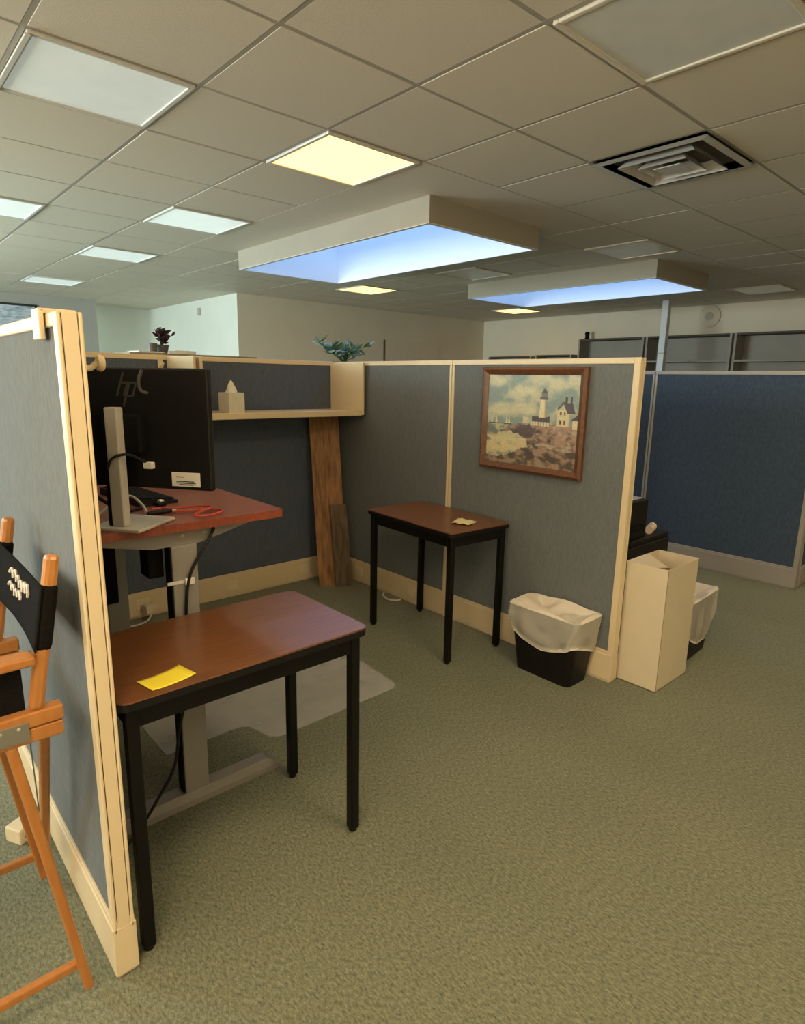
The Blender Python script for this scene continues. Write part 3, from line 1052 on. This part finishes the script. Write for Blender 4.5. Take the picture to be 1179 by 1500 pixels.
# local X = right (seen from the camera), local Y = away from the camera, Z up
MB().box((-0.085, -0.035, 0.0005), (0.085, 0.165, 0.011), 0.003).build('stand_base', 'silver', t)
MB().box((-0.021, -0.012, 0.011), (0.021, 0.022, 0.375), 0.004).build('stand_column', 'silver', t)
MB().box((-0.037, -0.006, 0.012), (-0.0215, 0.028, 0.36), 0.002).build('stand_spine', 'black_matte', t)
scr = MB().box((-0.36, 0.055, 0.125), (0.284, 0.080, 0.492), 0.006).build('screen_housing', 'black_plastic', t)
MB().box((-0.35, 0.0785, 0.135), (0.274, 0.082, 0.485)).build('screen_glass', 'black_metal', t)
MB().box((-0.075, 0.018, 0.235), (0.075, 0.058, 0.355), 0.008).build('mount_block', 'black_matte', t)
MB().box((0.150, 0.0535, 0.136), (0.245, 0.0555, 0.180), 0.0006).build('asset_label', 'white_label', scr)
b = MB()
for k, (xa, xb, z) in enumerate(((0.165, 0.19, 0.166), (0.165, 0.225, 0.152), (0.165, 0.23, 0.147), (0.175, 0.222, 0.142))):
    b.box((xa, 0.0528, z - 0.0016), (xb, 0.0534, z + 0.0014))
b.build('label_print', 'ink', scr)
# slanted maker's mark: strokes of two leaning letters
b = MB()


def stroke(p, q, wd=0.0065):
    d = Vector((q[0] - p[0], 0, q[1] - p[1])).normalized()
    s = Vector((d.z, 0, -d.x)) * wd / 2
    P, Q = Vector((p[0], 0.0545, p[1])), Vector((q[0], 0.0545, q[1]))
    b.loft([[P + s, P - s, P - s + Vector((0, -0.0012, 0)), P + s + Vector((0, -0.0012, 0))],
            [Q + s, Q - s, Q - s + Vector((0, -0.0012, 0)), Q + s + Vector((0, -0.0012, 0))]])


lx, lz = 0.012, 0.425
stroke((lx - 0.030, lz - 0.018), (lx - 0.004, lz + 0.052))
stroke((lx - 0.012, lz + 0.022), (lx + 0.010, lz + 0.022))
stroke((lx - 0.007, lz - 0.018), (lx + 0.009, lz + 0.022))
stroke((lx - 0.010, lz - 0.050), (lx + 0.016, lz + 0.022))
stroke((lx + 0.016, lz + 0.022), (lx + 0.038, lz + 0.022))
stroke((lx + 0.008, lz - 0.018), (lx + 0.024, lz - 0.018))
stroke((lx + 0.024, lz - 0.018), (lx + 0.038, lz + 0.022))
b.build('maker_mark', 'logo_grey', scr)
MB().tube(smooth_path([(0.072, 0.056, 0.485), (0.062, 0.050, 0.455), (0.066, 0.050, 0.425), (0.090, 0.052, 0.415)], 6), 0.006, 8).build('cable_loop', 'logo_grey', scr, True)
MB().tube(smooth_path([(-0.02, -0.016, 0.190), (0.005, -0.022, 0.225), (0.045, 0.0, 0.235), (0.075, 0.045, 0.205)], 6), 0.004, 8).build('video_cable', 'cable_black', t, True)
MB().box((0.065, 0.036, 0.188), (0.095, 0.056, 0.208), 0.003).build('video_plug', 'white_plastic', t)

# keyboard, phone cradle and other small things on the desk
t = thing('keyboard', 'black keyboard lying on the cherry-red desk behind the monitor stand', 'keyboard', (-1.985, -1.47, DZ), 0.08)
MB().loft([[(-0.075, -0.16, 0), (0.075, -0.16, 0), (0.075, 0.20, 0), (-0.075, 0.20, 0)], [(-0.073, -0.158, 0.028), (0.073, -0.158, 0.012), (0.073, 0.198, 0.012), (-0.073, 0.198, 0.028)]]).build('base', 'black_plastic', t)
kb = MB().box((-0.011, -0.011, 0), (0.011, 0.011, 0.005), 0.002, seg=1)
first = kb.build('key', 'black_matte', t)
first.location = (-0.055, -0.14, 0.027)
for r in range(5):
    for c in range(13):
        if r == c == 0:
            continue
        o = bpy.data.objects.new('key', first.data)
        COL.objects.link(o)
        o.parent = t
        o.location = (-0.055 + r * 0.027, -0.14 + c * 0.0265, 0.027 - r * 0.003)
t = thing('desk_dock', 'flat black docking station with rounded top on the far end of the desk', 'dock', (-1.79, -1.16, DZ), -0.5)
MB().box((-0.15, -0.055, 0), (0.13, 0.055, 0.014), 0.004).build('tray', 'black_plastic', t)
MB().loft([[(-0.06 + 0.075 * s * math.cos(a), 0.045 * s * math.sin(a), z) for a in [2 * PI * k / 20 for k in range(20)]] for s, z in ((1, 0.013), (0.95, 0.028), (0.7, 0.040), (0.3, 0.045))]).build('dome', 'black_plastic', t, True)
MB().box((-0.085, -0.018, 0.043), (-0.045, 0.018, 0.047), 0.001).build('tab', 'yellow_paper', t)
MB().loft([[(0.075 + 0.038 * s * math.cos(a), 0.028 * s * math.sin(a), z) for a in [2 * PI * k / 18 for k in range(18)]] for s, z in ((0.95, 0.013), (1, 0.028), (0.75, 0.043), (0.3, 0.048))]).build('mouse', 'black_matte', t, True)
tag(MB().tube(smooth_path([(-2.20, -1.70, DZ + 0.006), (-2.13, -1.66, DZ + 0.04), (-2.08, -1.66, DZ + 0.05), (-2.06, -1.72, DZ + 0.02), (-2.065, -1.755, DZ + 0.006)], 6), 0.005, 8).build('grey_cable', 'silver', None, True),
    'short grey cable looping onto the desk beside the keyboard', 'cable')
tag(MB().tube(smooth_path([(-2.34, -1.80, DZ + 0.02), (-2.28, -1.84, DZ + 0.11), (-2.20, -1.85, DZ + 0.06), (-2.10, -1.70, DZ + 0.008), (-2.03, -1.66, DZ + 0.008)], 6), 0.006, 8).build('black_cable', 'cable_black', None, True),
    'black cable running across the desk behind the monitor stand', 'cable')
t = thing('charger_plug', 'small white charger plug with silver tip resting on the keyboard end', 'plug', (-1.975, -1.655, DZ + 0.0005), 0.4)
MB().box((-0.018, -0.011, 0), (0.018, 0.011, 0.016), 0.004).build('body', 'black_plastic', t)
MB().box((-0.010, -0.009, 0.016), (0.010, 0.009, 0.024), 0.003).build('tip', 'white_plastic', t)
# plug and cords at the base trim
t = thing('power_adapter', 'cream power adapter plugged into the base trim outlet under the desk', 'adapter', (-1.50, -0.029, 0.05))
MB().box((-0.035, -0.072, 0.0), (0.035, -0.0115, 0.055), 0.004).build('body', 'outlet_cream', t)
tag(MB().tube(smooth_path([(-1.50, -0.09, 0.055), (-1.53, -0.11, 0.02), (-1.60, -0.12, 0.006), (-1.75, -0.10, 0.006), (-1.95, -0.12, 0.006)], 6), 0.005, 8).build('white_cable', 'cable_white', None, True),
    'white cord running along the base trim from the power adapter', 'cord')
tag(MB().tube(smooth_path([(-0.012, -0.62, 0.006), (-0.055, -0.66, 0.006), (-0.085, -0.74, 0.006), (-0.06, -0.80, 0.006), (-0.02, -0.81, 0.006)], 6), 0.006, 8).build('white_cable', 'cable_white', None, True),
    'white cord loop on the carpet behind the far work table', 'cord')
t = thing('power_block', 'cream power block lying on the carpet behind the folding chair', 'power block', (-2.535, -1.72, 0), 0.5)
MB().box((-0.03, -0.035, 0.0), (0.03, 0.035, 0.055), 0.006).build('body', 'outlet_cream', t)
MB().box((-0.012, -0.037, 0.02), (-0.006, -0.0345, 0.034)).box((0.006, -0.037, 0.02), (0.012, -0.0345, 0.034)).build('slots', 'ink', t)

# ------------------------------------------------------------------ clear chair mat
poly = [(-1.99, -1.575), (-1.66, -1.575), (-1.625, -1.60), (-1.60, -1.72), (-1.56, -1.755), (-0.90, -1.745), (-0.865, -1.72), (-0.80, -1.0), (-0.78, -0.55), (-0.82, -0.5), (-1.62, -0.5), (-1.66, -0.54), (-1.66, -1.22), (-1.70, -1.26), (-1.99, -1.26)]
tag(MB().prism(poly, 0.001, 0.005).build('chair_mat', 'mat_plastic'), 'clear plastic chair mat on the carpet beside the standing desk', 'mat')

# ------------------------------------------------------------------ boards leaning in the corner


def plank(label, b0, b1, t0, t1, th, m):
    """board from base edge b0-b1 to top edge t0-t1"""
    b0, b1, t0, t1 = map(Vector, (b0, b1, t0, t1))
    n = (b1 - b0).cross(t0 - b0).normalized()
    n = n if n.y > 0 else -n
    n *= th
    o_ = b0
    M = None
    b = MB().loft([[b0, b1, b1 + n, b0 + n], [t0, t1, t1 + n, t0 + n]])
    o = b.build('wood_board', m)
    return tag(o, label, 'board')


plank('tall brown wood board leaning under the end of the cream shelf', (-0.304, -0.215, 0), (-0.100, -0.300, 0), (-0.275, -0.055, 1.268), (-0.062, -0.120, 1.268), 0.012, 'plank_brown')
plank('short grey-brown weathered board leaning on the tall board', (-0.205, -0.290, 0), (-0.088, -0.340, 0), (-0.196, -0.205, 0.615), (-0.083, -0.250, 0.615), 0.010, 'plank_grey')


# ------------------------------------------------------------------ waste bins with liners
def bin_(label, loc, rz, hem_seed):
    t = thing('waste_bin', label, 'waste bin', loc, rz)
    # long side along local X
    H = 0.36

    def ringp(k, grow=0.0, z=None):
        a = 0.168 + (0.212 - 0.168) * k + grow
        c = 0.092 + (0.116 - 0.092) * k + grow
        zz = H * k if z is None else z
        return [(x, y, zz) for x, y in rrect(-a, a, -c, c, 0.035, 6)]
    b = MB().loft([ringp(k) for k in (0, 0.02, 0.3, 0.6, 0.9, 1.0)] + [ringp(1.0, -0.004), ringp(0.06, -0.004)])
    b.build('bin_body', 'black_plastic', t, True)
    # liner: outside skirt with wrinkles
    n = 28
    rings = []
    per = len(ringp(0))
    rnd = random.Random(hem_seed)
    ph = [rnd.uniform(0, 6) for _ in range(4)]

    def hem(q):
        # q 0..1 round the rim: hangs lowest in the middle of the long front
        x, y = q
        return 0.112 + 0.085 * (abs(x) / 0.21) ** 1.8 + 0.04 * (y / 0.116) + 0.010 * math.sin(9 * x + ph[0])
    rows = 12
    dense = []
    base = rrect(-0.212, 0.212, -0.116, 0.116, 0.035, 10)
    pts = []
    for k in range(len(base)):
        p, q = Vector(base[k]), Vector(base[(k + 1) % len(base)])
        m_ = max(1, int((q - p).length / 0.012))
        for s in range(m_):
            pts.append(p.lerp(q, s / m_))
    for r in range(rows + 1):
        v = r / rows
        ring_ = []
        for i, p in enumerate(pts):
            hz = hem(p)
            z = 0.366 - (0.366 - hz) * v
            k = z / H
            sc = (0.168 + 0.044 * k + 0.006) / 0.212
            wr = 0.004 * math.sin(i * 0.55 + ph[1] + 3 * v) + 0.012 * noise.noise(Vector((p.x * 16, p.y * 16 + hem_seed, v * 3.0)))
            wr += 0.024 * math.sin(PI * v) ** 1.0 * (0.5 + noise.noise(Vector((p.x * 7, p.y * 7, hem_seed + v))))
            d = Vector((p.x, p.y * 1.6)).normalized()
            e = max(0.0, wr) * (0.3 + 0.7 * v)
            ring_.append((p.x * sc + d.x * (0.004 + e), p.y * sc + d.y * (0.004 + e), z))
        rings.append(ring_)
    MB().loft(rings, False, False).build('liner_skirt', 'bag_film', t, True)
    hr = []
    for dz in (0.0, 0.010, 0.020):
        hr.append([(x * (1.006 + 0.002 * math.sin(i * 0.7)), y * 1.008, z + dz) for i, (x, y, z) in enumerate(rings[-1])])
    MB().loft(hr, False, False).build('liner_hem', 'bag_hem', t, True)
    # liner: top, pulled slack across the opening
    tr = [rings[0]]
    for r in range(9):
        v = r / 8
        ring_ = []
        for i, p in enumerate(pts):
            s = 0.985 * (1 - v * 0.97)
            sag = 0.045 * (1 - (1 - v) ** 2)
            wr = 0.045 * noise.noise(Vector((p.x * s * 11, p.y * s * 11, 2.3 + hem_seed))) * min(1, 3 * v)
            bump_ = 0.012 * (1 if r == 0 else 0)
            ring_.append((p.x * s, p.y * s, 0.374 + 0.008 * math.sin(i * 0.21 + ph[2]) * (1 - v) - sag + wr))
        tr.append(ring_)
    MB().loft(tr, False, True).build('liner_top', 'bag_hem', t, True)
    return t


bin_('black waste bin with white liner beside the painting panel end post', (-0.128, -2.150, 0), PI / 2, 3)
bin_('black waste bin with white liner hidden behind the white cardboard box', (0.70, -2.470, 0), 0.06, 11)

# ------------------------------------------------------------------ tall white cardboard box
t = thing('cardboard_box', 'tall open white cardboard box beside the cream end post', 'box', (0.262, -2.522, 0))
hx, hy, Hb, th = 0.172, 0.108, 0.648, 0.004
MB().box((-hx, -hy, 0), (-hx + th, hy, Hb)).box((hx - th, -hy, 0), (hx, hy, Hb)).box((-hx + th, -hy, 0), (hx - th, -hy + th, Hb)).box((-hx + th, hy - th, 0), (hx - th, hy, Hb)).box((-hx, -hy, 0), (hx, hy, 0.004)).build('carton', 'cardboard_white', t)
MB().box((-hx + th, -hy + th, 0.50), (hx - th, hy - th, 0.56)).build('contents', 'cardboard_brown', t)
MB().loft([[(-hx + 0.006, hy - 0.004, Hb), (hx - 0.13, hy - 0.004, Hb), (hx - 0.13, hy - 0.004, Hb + 0.003), (-hx + 0.006, hy - 0.004, Hb + 0.003)],
           [(-hx + 0.006, hy - 0.13, Hb - 0.012), (hx - 0.20, hy - 0.15, Hb - 0.030), (hx - 0.20, hy - 0.15, Hb - 0.027), (-hx + 0.006, hy - 0.13, Hb - 0.009)]]).build('flap', 'cardboard_white', t)
MB().box((-hx + 0.005, -hy - 0.0012, 0.002), (-hx + 0.0065, -hy + 0.001, Hb)).build('edge_seam', 'cardboard_brown', t)

# ------------------------------------------------------------------ black cabinet and printer behind the box
t = thing('file_cabinet', 'low black file cabinet behind the white cardboard box', 'cabinet', (0.48, -1.97, 0))
MB().box((-0.42, -0.28, 0.03), (0.42, 0.28, 0.65), 0.004).build('body', 'black_plastic', t)
MB().box((-0.40, -0.26, 0), (0.40, 0.26, 0.03)).build('plinth', 'black_matte', t)
for z0 in (0.05, 0.345):
    d = MB().box((-0.40, -0.294, z0), (0.40, -0.281, z0 + 0.275), 0.004).build('drawer', 'black_plastic', t)
    MB().box((-0.07, -0.304, z0 + 0.20), (0.07, -0.293, z0 + 0.215), 0.003).build('handle', 'silver', d)
t = thing('printer', 'black box-shaped printer on the low black cabinet', 'printer', (0.49, -2.02, 0.65))
MB().box((-0.17, -0.20, 0), (0.17, 0.20, 0.225), 0.008).build('body', 'black_plastic', t)
MB().box((-0.15, -0.17, 0.225), (0.15, 0.17, 0.232), 0.003).build('scanner_lid', 'blue_paper', t)
MB().box((-0.12, -0.215, 0.05), (0.12, -0.199, 0.075), 0.003).build('paper_tray', 'black_matte', t)
t = thing('desk_phone', 'black handset resting on the low black cabinet next to the printer', 'phone', (0.81, -2.05, 0.65))
MB().lathe([(0.045, 0), (0.05, 0.01), (0.042, 0.09), (0.05, 0.13), (0.03, 0.15)], (0, 0, 0), 18).build('handset', 'black_matte', t, True)
t = thing('paper_roll', 'white paper roll with peach wrapper on the low black cabinet', 'paper roll', (0.78, -2.19, 0.65), 0.3)
MB().tube([(-0.06, 0, 0.025), (0.03, 0, 0.025)], 0.025, 16).build('wrapper', 'peach_paper', t, True)
MB().tube([(0.03, 0, 0.025), (0.06, 0, 0.025)], 0.0255, 16).build('end', 'tissue', t, True)

# ------------------------------------------------------------------ folding director's chair
t = thing('folding_chair', 'orange wooden folding chair with black canvas back against the near panel', 'chair', (-2.56, -2.2, 0))
ox, oy = 2.56, 2.2


def L(p):
    return (p[0] + ox, p[1] + oy, p[2])


YN, YF = -2.43, -1.965
XR, XF = -2.515, -3.02
for y in (YN, YF):
    MB().box(L((XF, y - 0.018, 0.765)), L((XR, y + 0.018, 0.800)), 0.004).build('seat_rail', 'orange_wood', t)
    MB().box(L((XF, y - 0.016, 0.728)), L((XR - 0.002, y + 0.016, 0.7625)), 0.004).build('lower_rail', 'orange_wood', t)
    MB().bar(L((-2.566, y, 0.800)), L((-2.503, y, 1.145)), 0.030, 0.030, 0.010).build('back_post', 'orange_wood', t)
    MB().bar(L((-2.97, y, 0.800)), L((-2.97, y, 0.910)), 0.028, 0.028, 0.006).build('arm_post', 'orange_wood', t)
    MB().box(L((-3.05, y - 0.028, 0.910)), L((-2.560, y + 0.024, 0.932)), 0.005).build('arm_rest', 'orange_wood', t)
    MB().box(L((XF, y - 0.010, 0.082)), L((XR - 0.02, y + 0.010, 0.104)), 0.004).build('foot_rail', 'orange_wood', t)
    sgn = 1 if y == YN else -1
    pl = MB().box(L((-2.70, y - 0.020, 0.738)), L((-2.585, y - 0.0165, 0.782)), 0.001).build('hinge_plate', 'plate_steel', t)
    for sx in (-2.68, -2.64, -2.605):
        MB().lathe([(0.004, 0), (0.004, 0.0015), (0.002, 0.0025)], (0, 0, 0), 10).build('screw', 'silver', pl, False, Matrix.Translation(L((sx, y - 0.020, 0.772))) @ Matrix.Rotation(PI / 2, 4, 'X'))
# legs
for x_t, x_b in ((-2.622, -2.520), (-2.92, -3.015)):
    MB().bar(L((x_t, YN, 0.73)), L((x_b, YN, 0.012)), 0.030, 0.022, 0.005).build('leg', 'orange_wood', t)
    MB().bar(L((x_t, YF, 0.73)), L((x_b, YF, 0.012)), 0.030, 0.022, 0.005).build('leg', 'orange_wood', t)
MB().bar(L((-2.535, -2.33, 0.73)), L((-2.515, -1.985, 0.09)), 0.022, 0.034, 0.005).build('cross_leg', 'orange_wood', t)
MB().bar(L((-2.995, -2.06, 0.73)), L((-3.01, -2.41, 0.09)), 0.022, 0.034, 0.005).build('cross_leg', 'orange_wood', t)
MB().bar(L((-2.575, -2.37, 0.70)), L((-2.548, -2.20, 0.40)), 0.003, 0.016).build('metal_stay', 'plate_steel', t)
# canvas back, slack between the posts
b = MB()
nu, nv = 16, 6
grid = []
for j in range(nv + 1):
    v = j / nv
    row = []
    for i in range(nu + 1):
        u = i / nu
        y = YN - 0.018 + (YF - YN + 0.036) * u
        drop = 0.014 * math.sin(PI * u)
        z = 0.935 + v * 0.145 - drop * (0.8 * v + 0.1) + 0.0
        xx = -2.566 + (-2.503 + 2.566) * (z - 0.80) / 0.345
        row.append(b.bm.verts.new(L((xx - 0.018 + 0.012 * math.sin(PI * u), y, z))))
    grid.append(row)
for j in range(nv):
    for i in range(nu):
        b.bm.faces.new((grid[j][i], grid[j][i + 1], grid[j + 1][i + 1], grid[j + 1][i]))
cv = b.build('canvas_back', 'canvas_black', t, True)
sm = cv.modifiers.new('thickness', 'SOLIDIFY')
sm.thickness = 0.003
for y in (YN, YF):
    MB().bar(L((-2.5415, y, 0.933)), L((-2.5145, y, 1.083)), 0.036, 0.036, 0.012).build('canvas_sleeve', 'canvas_black', t)
# two rows of unreadable white script on the canvas
b = MB()


def script(z0, ya, yb, amp, cyc):
    pts = []
    for k in range(60):
        q = k / 59
        y = ya + (yb - ya) * q + 0.006 * math.sin(q * cyc * 2 * PI + 1.2)
        z = z0 + amp * math.sin(q * cyc * 2 * PI) + 0.4 * amp * math.sin(q * 9)
        u = (y - YN) / (YF - YN)
        xx = -2.566 + 0.063 * (z - 0.80) / 0.345
        pts.append(L((xx - 0.021 + 0.012 * math.sin(PI * u), y, z)))
    b.tube(pts, 0.0036, 6)


script(1.030, -2.11, -2.325, 0.011, 6)
script(0.998, -2.11, -2.24, 0.008, 4)
b.build('script_lettering', 'letter_white', cv, True)
b = MB()
grid = []
for i in range(9):
    u = i / 8
    y = YN + (YF - YN) * u
    grid.append([b.bm.verts.new(L((x, y, 0.772 - 0.05 * math.sin(PI * u)))) for x in (XF + 0.01, XR - 0.08)])
for i in range(8):
    b.bm.faces.new((grid[i][0], grid[i + 1][0], grid[i + 1][1], grid[i][1]))
o = b.build('canvas_seat', 'canvas_black', t, True)
sm = o.modifiers.new('thickness', 'SOLIDIFY')
sm.thickness = 0.003
MB().box(L((-2.99, YN + 0.004, 0.802)), L((-2.585, YN + 0.008, 0.910))).build('side_pouch', 'canvas_black', t)

# ------------------------------------------------------------------ things behind the back panel


def leaf(b, base, tip, wd):
    base, tip = Vector(base), Vector(tip)
    d = tip - base
    s = d.cross(Vector((0.3, -0.8, 0.5))).normalized() * wd
    n = d.cross(s).normalized() * d.length * 0.10
    mid = base + d * 0.5
    vs = [base, base + d * 0.3 + s * 0.8 + n, mid + s + n, base + d * 0.75 + s * 0.65, tip, base + d * 0.75 - s * 0.65, mid - s + n, base + d * 0.3 - s * 0.8 + n]
    bv = [b.bm.verts.new(p) for p in vs]
    c1 = b.bm.verts.new(mid - n * 0.3)
    for k in range(8):
        b.bm.faces.new((bv[k], bv[(k + 1) % 8], c1))


def plant(name, label, loc, pot_h, pot_r, stems, mats, spread, height, lw, ll, seed, nl=6):
    rnd = random.Random(seed)
    t = thing(name, label, 'plant', loc)
    MB().lathe([(pot_r * 0.7, 0), (pot_r, pot_h * 0.9), (pot_r * 1.05, pot_h), (pot_r * 0.9, pot_h), (pot_r * 0.85, pot_h * 0.85)], (0, 0, 0), 20).build('pot', 'pot_clay', t, True)
    for s in range(stems):
        a = rnd.uniform(0, 2 * PI)
        r = rnd.uniform(0.2, 1) * spread
        h = rnd.uniform(0.45, 1.0) * height
        p0 = Vector((0, 0, pot_h * 0.85))
        p2 = Vector((r * math.cos(a), r * math.sin(a) * 0.6, pot_h + h))
        p1 = p0.lerp(p2, 0.5) + Vector((0, 0, 0.25 * h))
        path = smooth_path([p0, p1, p2], 5)
        st = MB().tube(path, 0.004, 6).build('stem', mats[0], t, True)
        for k in range(nl):
            q = 0.35 + 0.65 * k / (nl - 1)
            p = path[min(len(path) - 1, int(q * (len(path) - 1)))]
            aa = rnd.uniform(0, 2 * PI)
            ln = ll * rnd.uniform(0.7, 1.2)
            tip = p + Vector((math.cos(aa) * ln, math.sin(aa) * ln, ln * rnd.uniform(0.0, 0.9)))
            b = MB()
            leaf(b, p, tip, lw * rnd.uniform(0.8, 1.2))
            b.build('leaf', mats[rnd.randrange(len(mats))], st, True)
    return t


def cabinet(label, loc, wx, wy, H, m):
    t = thing('storage_cabinet', label, 'cabinet', loc)
    MB().box((-wx / 2, -wy / 2, 0), (wx / 2, wy / 2, H - 0.02), 0.003).build('body', m, t)
    MB().box((-wx / 2 - 0.005, -wy / 2 - 0.005, H - 0.02), (wx / 2 + 0.005, wy / 2 + 0.005, H), 0.003).build('top', m, t)
    for s in (-1, 1):
        d = MB().box((s * 0.004, wy / 2, 0.06), (s * (wx / 2 - 0.01), wy / 2 + 0.016, H - 0.04), 0.003).build('door', m, t)
        MB().box((s * 0.03, wy / 2 + 0.015, H * 0.5), (s * 0.042, wy / 2 + 0.035, H * 0.5 + 0.12), 0.003).build('handle', 'silver', d)
    return t


cabinet('tall tan cabinet behind the back panel, carrying the dark red plant', (-1.03, 0.32, 0), 0.85, 0.45, 1.668, 'tan_laminate')
plant('potted_plant', 'dark red leafy potted plant on the tan cabinet behind the back panel', (-1.19, 0.28, 1.668), 0.06, 0.045, 9, ['leaf_dark'], 0.075, 0.085, 0.012, 0.045, 5, 7)
t = thing('pencil_cup', 'grey cup beside the dark red plant', 'cup', (-1.265, 0.24, 1.668))
MB().lathe([(0.026, 0), (0.03, 0.065), (0.027, 0.065), (0.024, 0.005)], (0, 0, 0), 16).build('cup_body', 'pot_clay', t, True)
t = thing('paper_stack', 'white papers on the tan cabinet beside the dark red plant', 'papers', (-1.33, 0.20, 1.668), 0.2)
MB().box((-0.09, -0.06, 0), (0.09, 0.06, 0.006)).build('sheet', 'white_label', t)
MB().box((-0.07, -0.05, 0.006), (0.11, 0.06, 0.011)).build('sheet', 'white_label', t)
t = thing('desk_tray', 'white tray holding papers under the dark red plant leaves', 'tray', (-1.10, 0.17, 1.668), 0.05)
MB().box((-0.07, -0.05, 0), (0.07, 0.05, 0.004)).box((-0.07, -0.05, 0.004), (0.07, -0.046, 0.022)).box((-0.07, 0.046, 0.004), (0.07, 0.05, 0.022)).build('body', 'white_plastic', t)
cabinet('tall tan cabinet behind the back panel, carrying the green plant', (0.36, 0.42, 0), 0.62, 0.45, 1.60, 'tan_laminate')
plant('potted_plant', 'green and silver leafy plant peeking over the back panel', (0.33, 0.34, 1.60), 0.07, 0.09, 20, ['leaf_green', 'leaf_green', 'leaf_pale'], 0.27, 0.15, 0.012, 0.075, 24, 8)

# picture on the grey far wall
t = thing('framed_picture', 'black-framed grey sketch hung on the grey far wall', 'picture', (-0.98, YG - 0.001, 2.24))
hw, hh = 0.50, 0.275
for s in (-1, 1):
    MB().box((-hw, -0.03, s * hh), (hw, 0, s * (hh - 0.03)), 0.003).build('frame_side', 'glass_frame', t)
    MB().box((s * hw, -0.03, -hh + 0.03), (s * (hw - 0.03), 0, hh - 0.03), 0.003).build('frame_side', 'glass_frame', t)
MB().box((-hw + 0.03, -0.012, -hh + 0.03), (hw - 0.03, -0.004, hh - 0.03)).build('sketch', 'sketch_paper', t)

# board and small fittings on the back wall
t = thing('pin_board', 'cream board with a dark left edge on the back wall', 'board', (4.75, Y1 - 0.001, 1.90))
MB().box((-0.64, -0.012, -0.3), (0.64, 0, 0.29)).build('board', 'board_cream', t)
MB().box((-0.66, -0.018, -0.3), (-0.64, 0, 0.29)).build('edge', 'groove_dark', t)
t = thing('wall_hook', 'small grey fitting high on the pale green-white side wall', 'fitting', (XA - 0.0005, 5.50, 2.50))
MB().box((-0.03, -0.04, -0.06), (0, 0.04, 0.05), 0.006).build('body', 'clock_grey', t)
t = thing('wall_speaker', 'round grey wall speaker above the shelves', 'speaker', (X1 - 0.0005, 0.05, 2.505))
b = MB().lathe([(0.15, 0), (0.15, 0.02), (0.135, 0.03), (0.06, 0.034)], (0, 0, 0), 28)
b.build('rim', 'wall_paint', t, True, Matrix.Rotation(-PI / 2, 4, 'Y'))
MB().lathe([(0.06, 0.032), (0.055, 0.04), (0.02, 0.042)], (0, 0, 0), 20).build('cone', 'clock_grey', t, True, Matrix.Rotation(-PI / 2, 4, 'Y'))


# bookcases along the right wall
def bookcase(label, y0, y1, H, bays=1, depth=0.30, xb=None):
    t = thing('bookcase', label, 'bookcase', (X1 - 0.002, (y0 + y1) / 2, 0))
    h2 = (y1 - y0) / 2
    for s in (-1, 1):
        MB().box((-depth, s * h2, 0), (0, s * (h2 - 0.03), H)).build('side_panel', 'shelf_grey', t)
    MB().box((-0.012, -h2 + 0.03, 0), (-0.002, h2 - 0.03, H)).build('back_panel', 'shelf_grey', t)
    for z in (0.08, 0.45, 0.82, 1.19, 1.52, 1.86, H - 0.025):
        if z < H:
            MB().box((-depth + 0.004, -h2 + 0.03, z), (-0.012, h2 - 0.03, z + 0.025)).build('shelf', 'shelf_brown' if z > H - 0.04 else 'shelf_grey', t)
    return t


bookcase('tall empty grey bookcase with a small black device on top', 0.86, 1.99, 2.24)
bookcase('tall empty grey bookcase behind the white pole', -0.40, 0.83, 2.24)
bookcase('tall empty grey bookcase rising behind the middle of the navy panel', -1.66, -0.43, 2.24)
bookcase('lower grey bookcase beside the tall bookcases', 2.10, 2.84, 2.00)
bookcase('lower grey bookcase nearest the wall corner', 2.92, 3.90, 1.99)
t = thing('camera_device', 'small black device standing on top of the tall bookcase', 'device', (X1 - 0.15, 1.93, 2.24))
MB().lathe([(0.035, 0), (0.04, 0.01), (0.03, 0.05), (0.04, 0.10), (0.025, 0.125)], (0, 0, 0), 16).build('body', 'black_matte', t, True)

t = thing('power_pole', 'white power pole rising from behind the navy panel to the ceiling', 'pole', (5.69, 0.25, 0))
MB().box((-0.045, -0.045, 0), (0.045, 0.045, HC - 0.006), 0.006).build('shaft', 'pole_white', t)
MB().box((-0.049, -0.049, 1.95), (0.049, 0.049, 1.965), 0.002).build('joint_band', 'clock_grey', t)
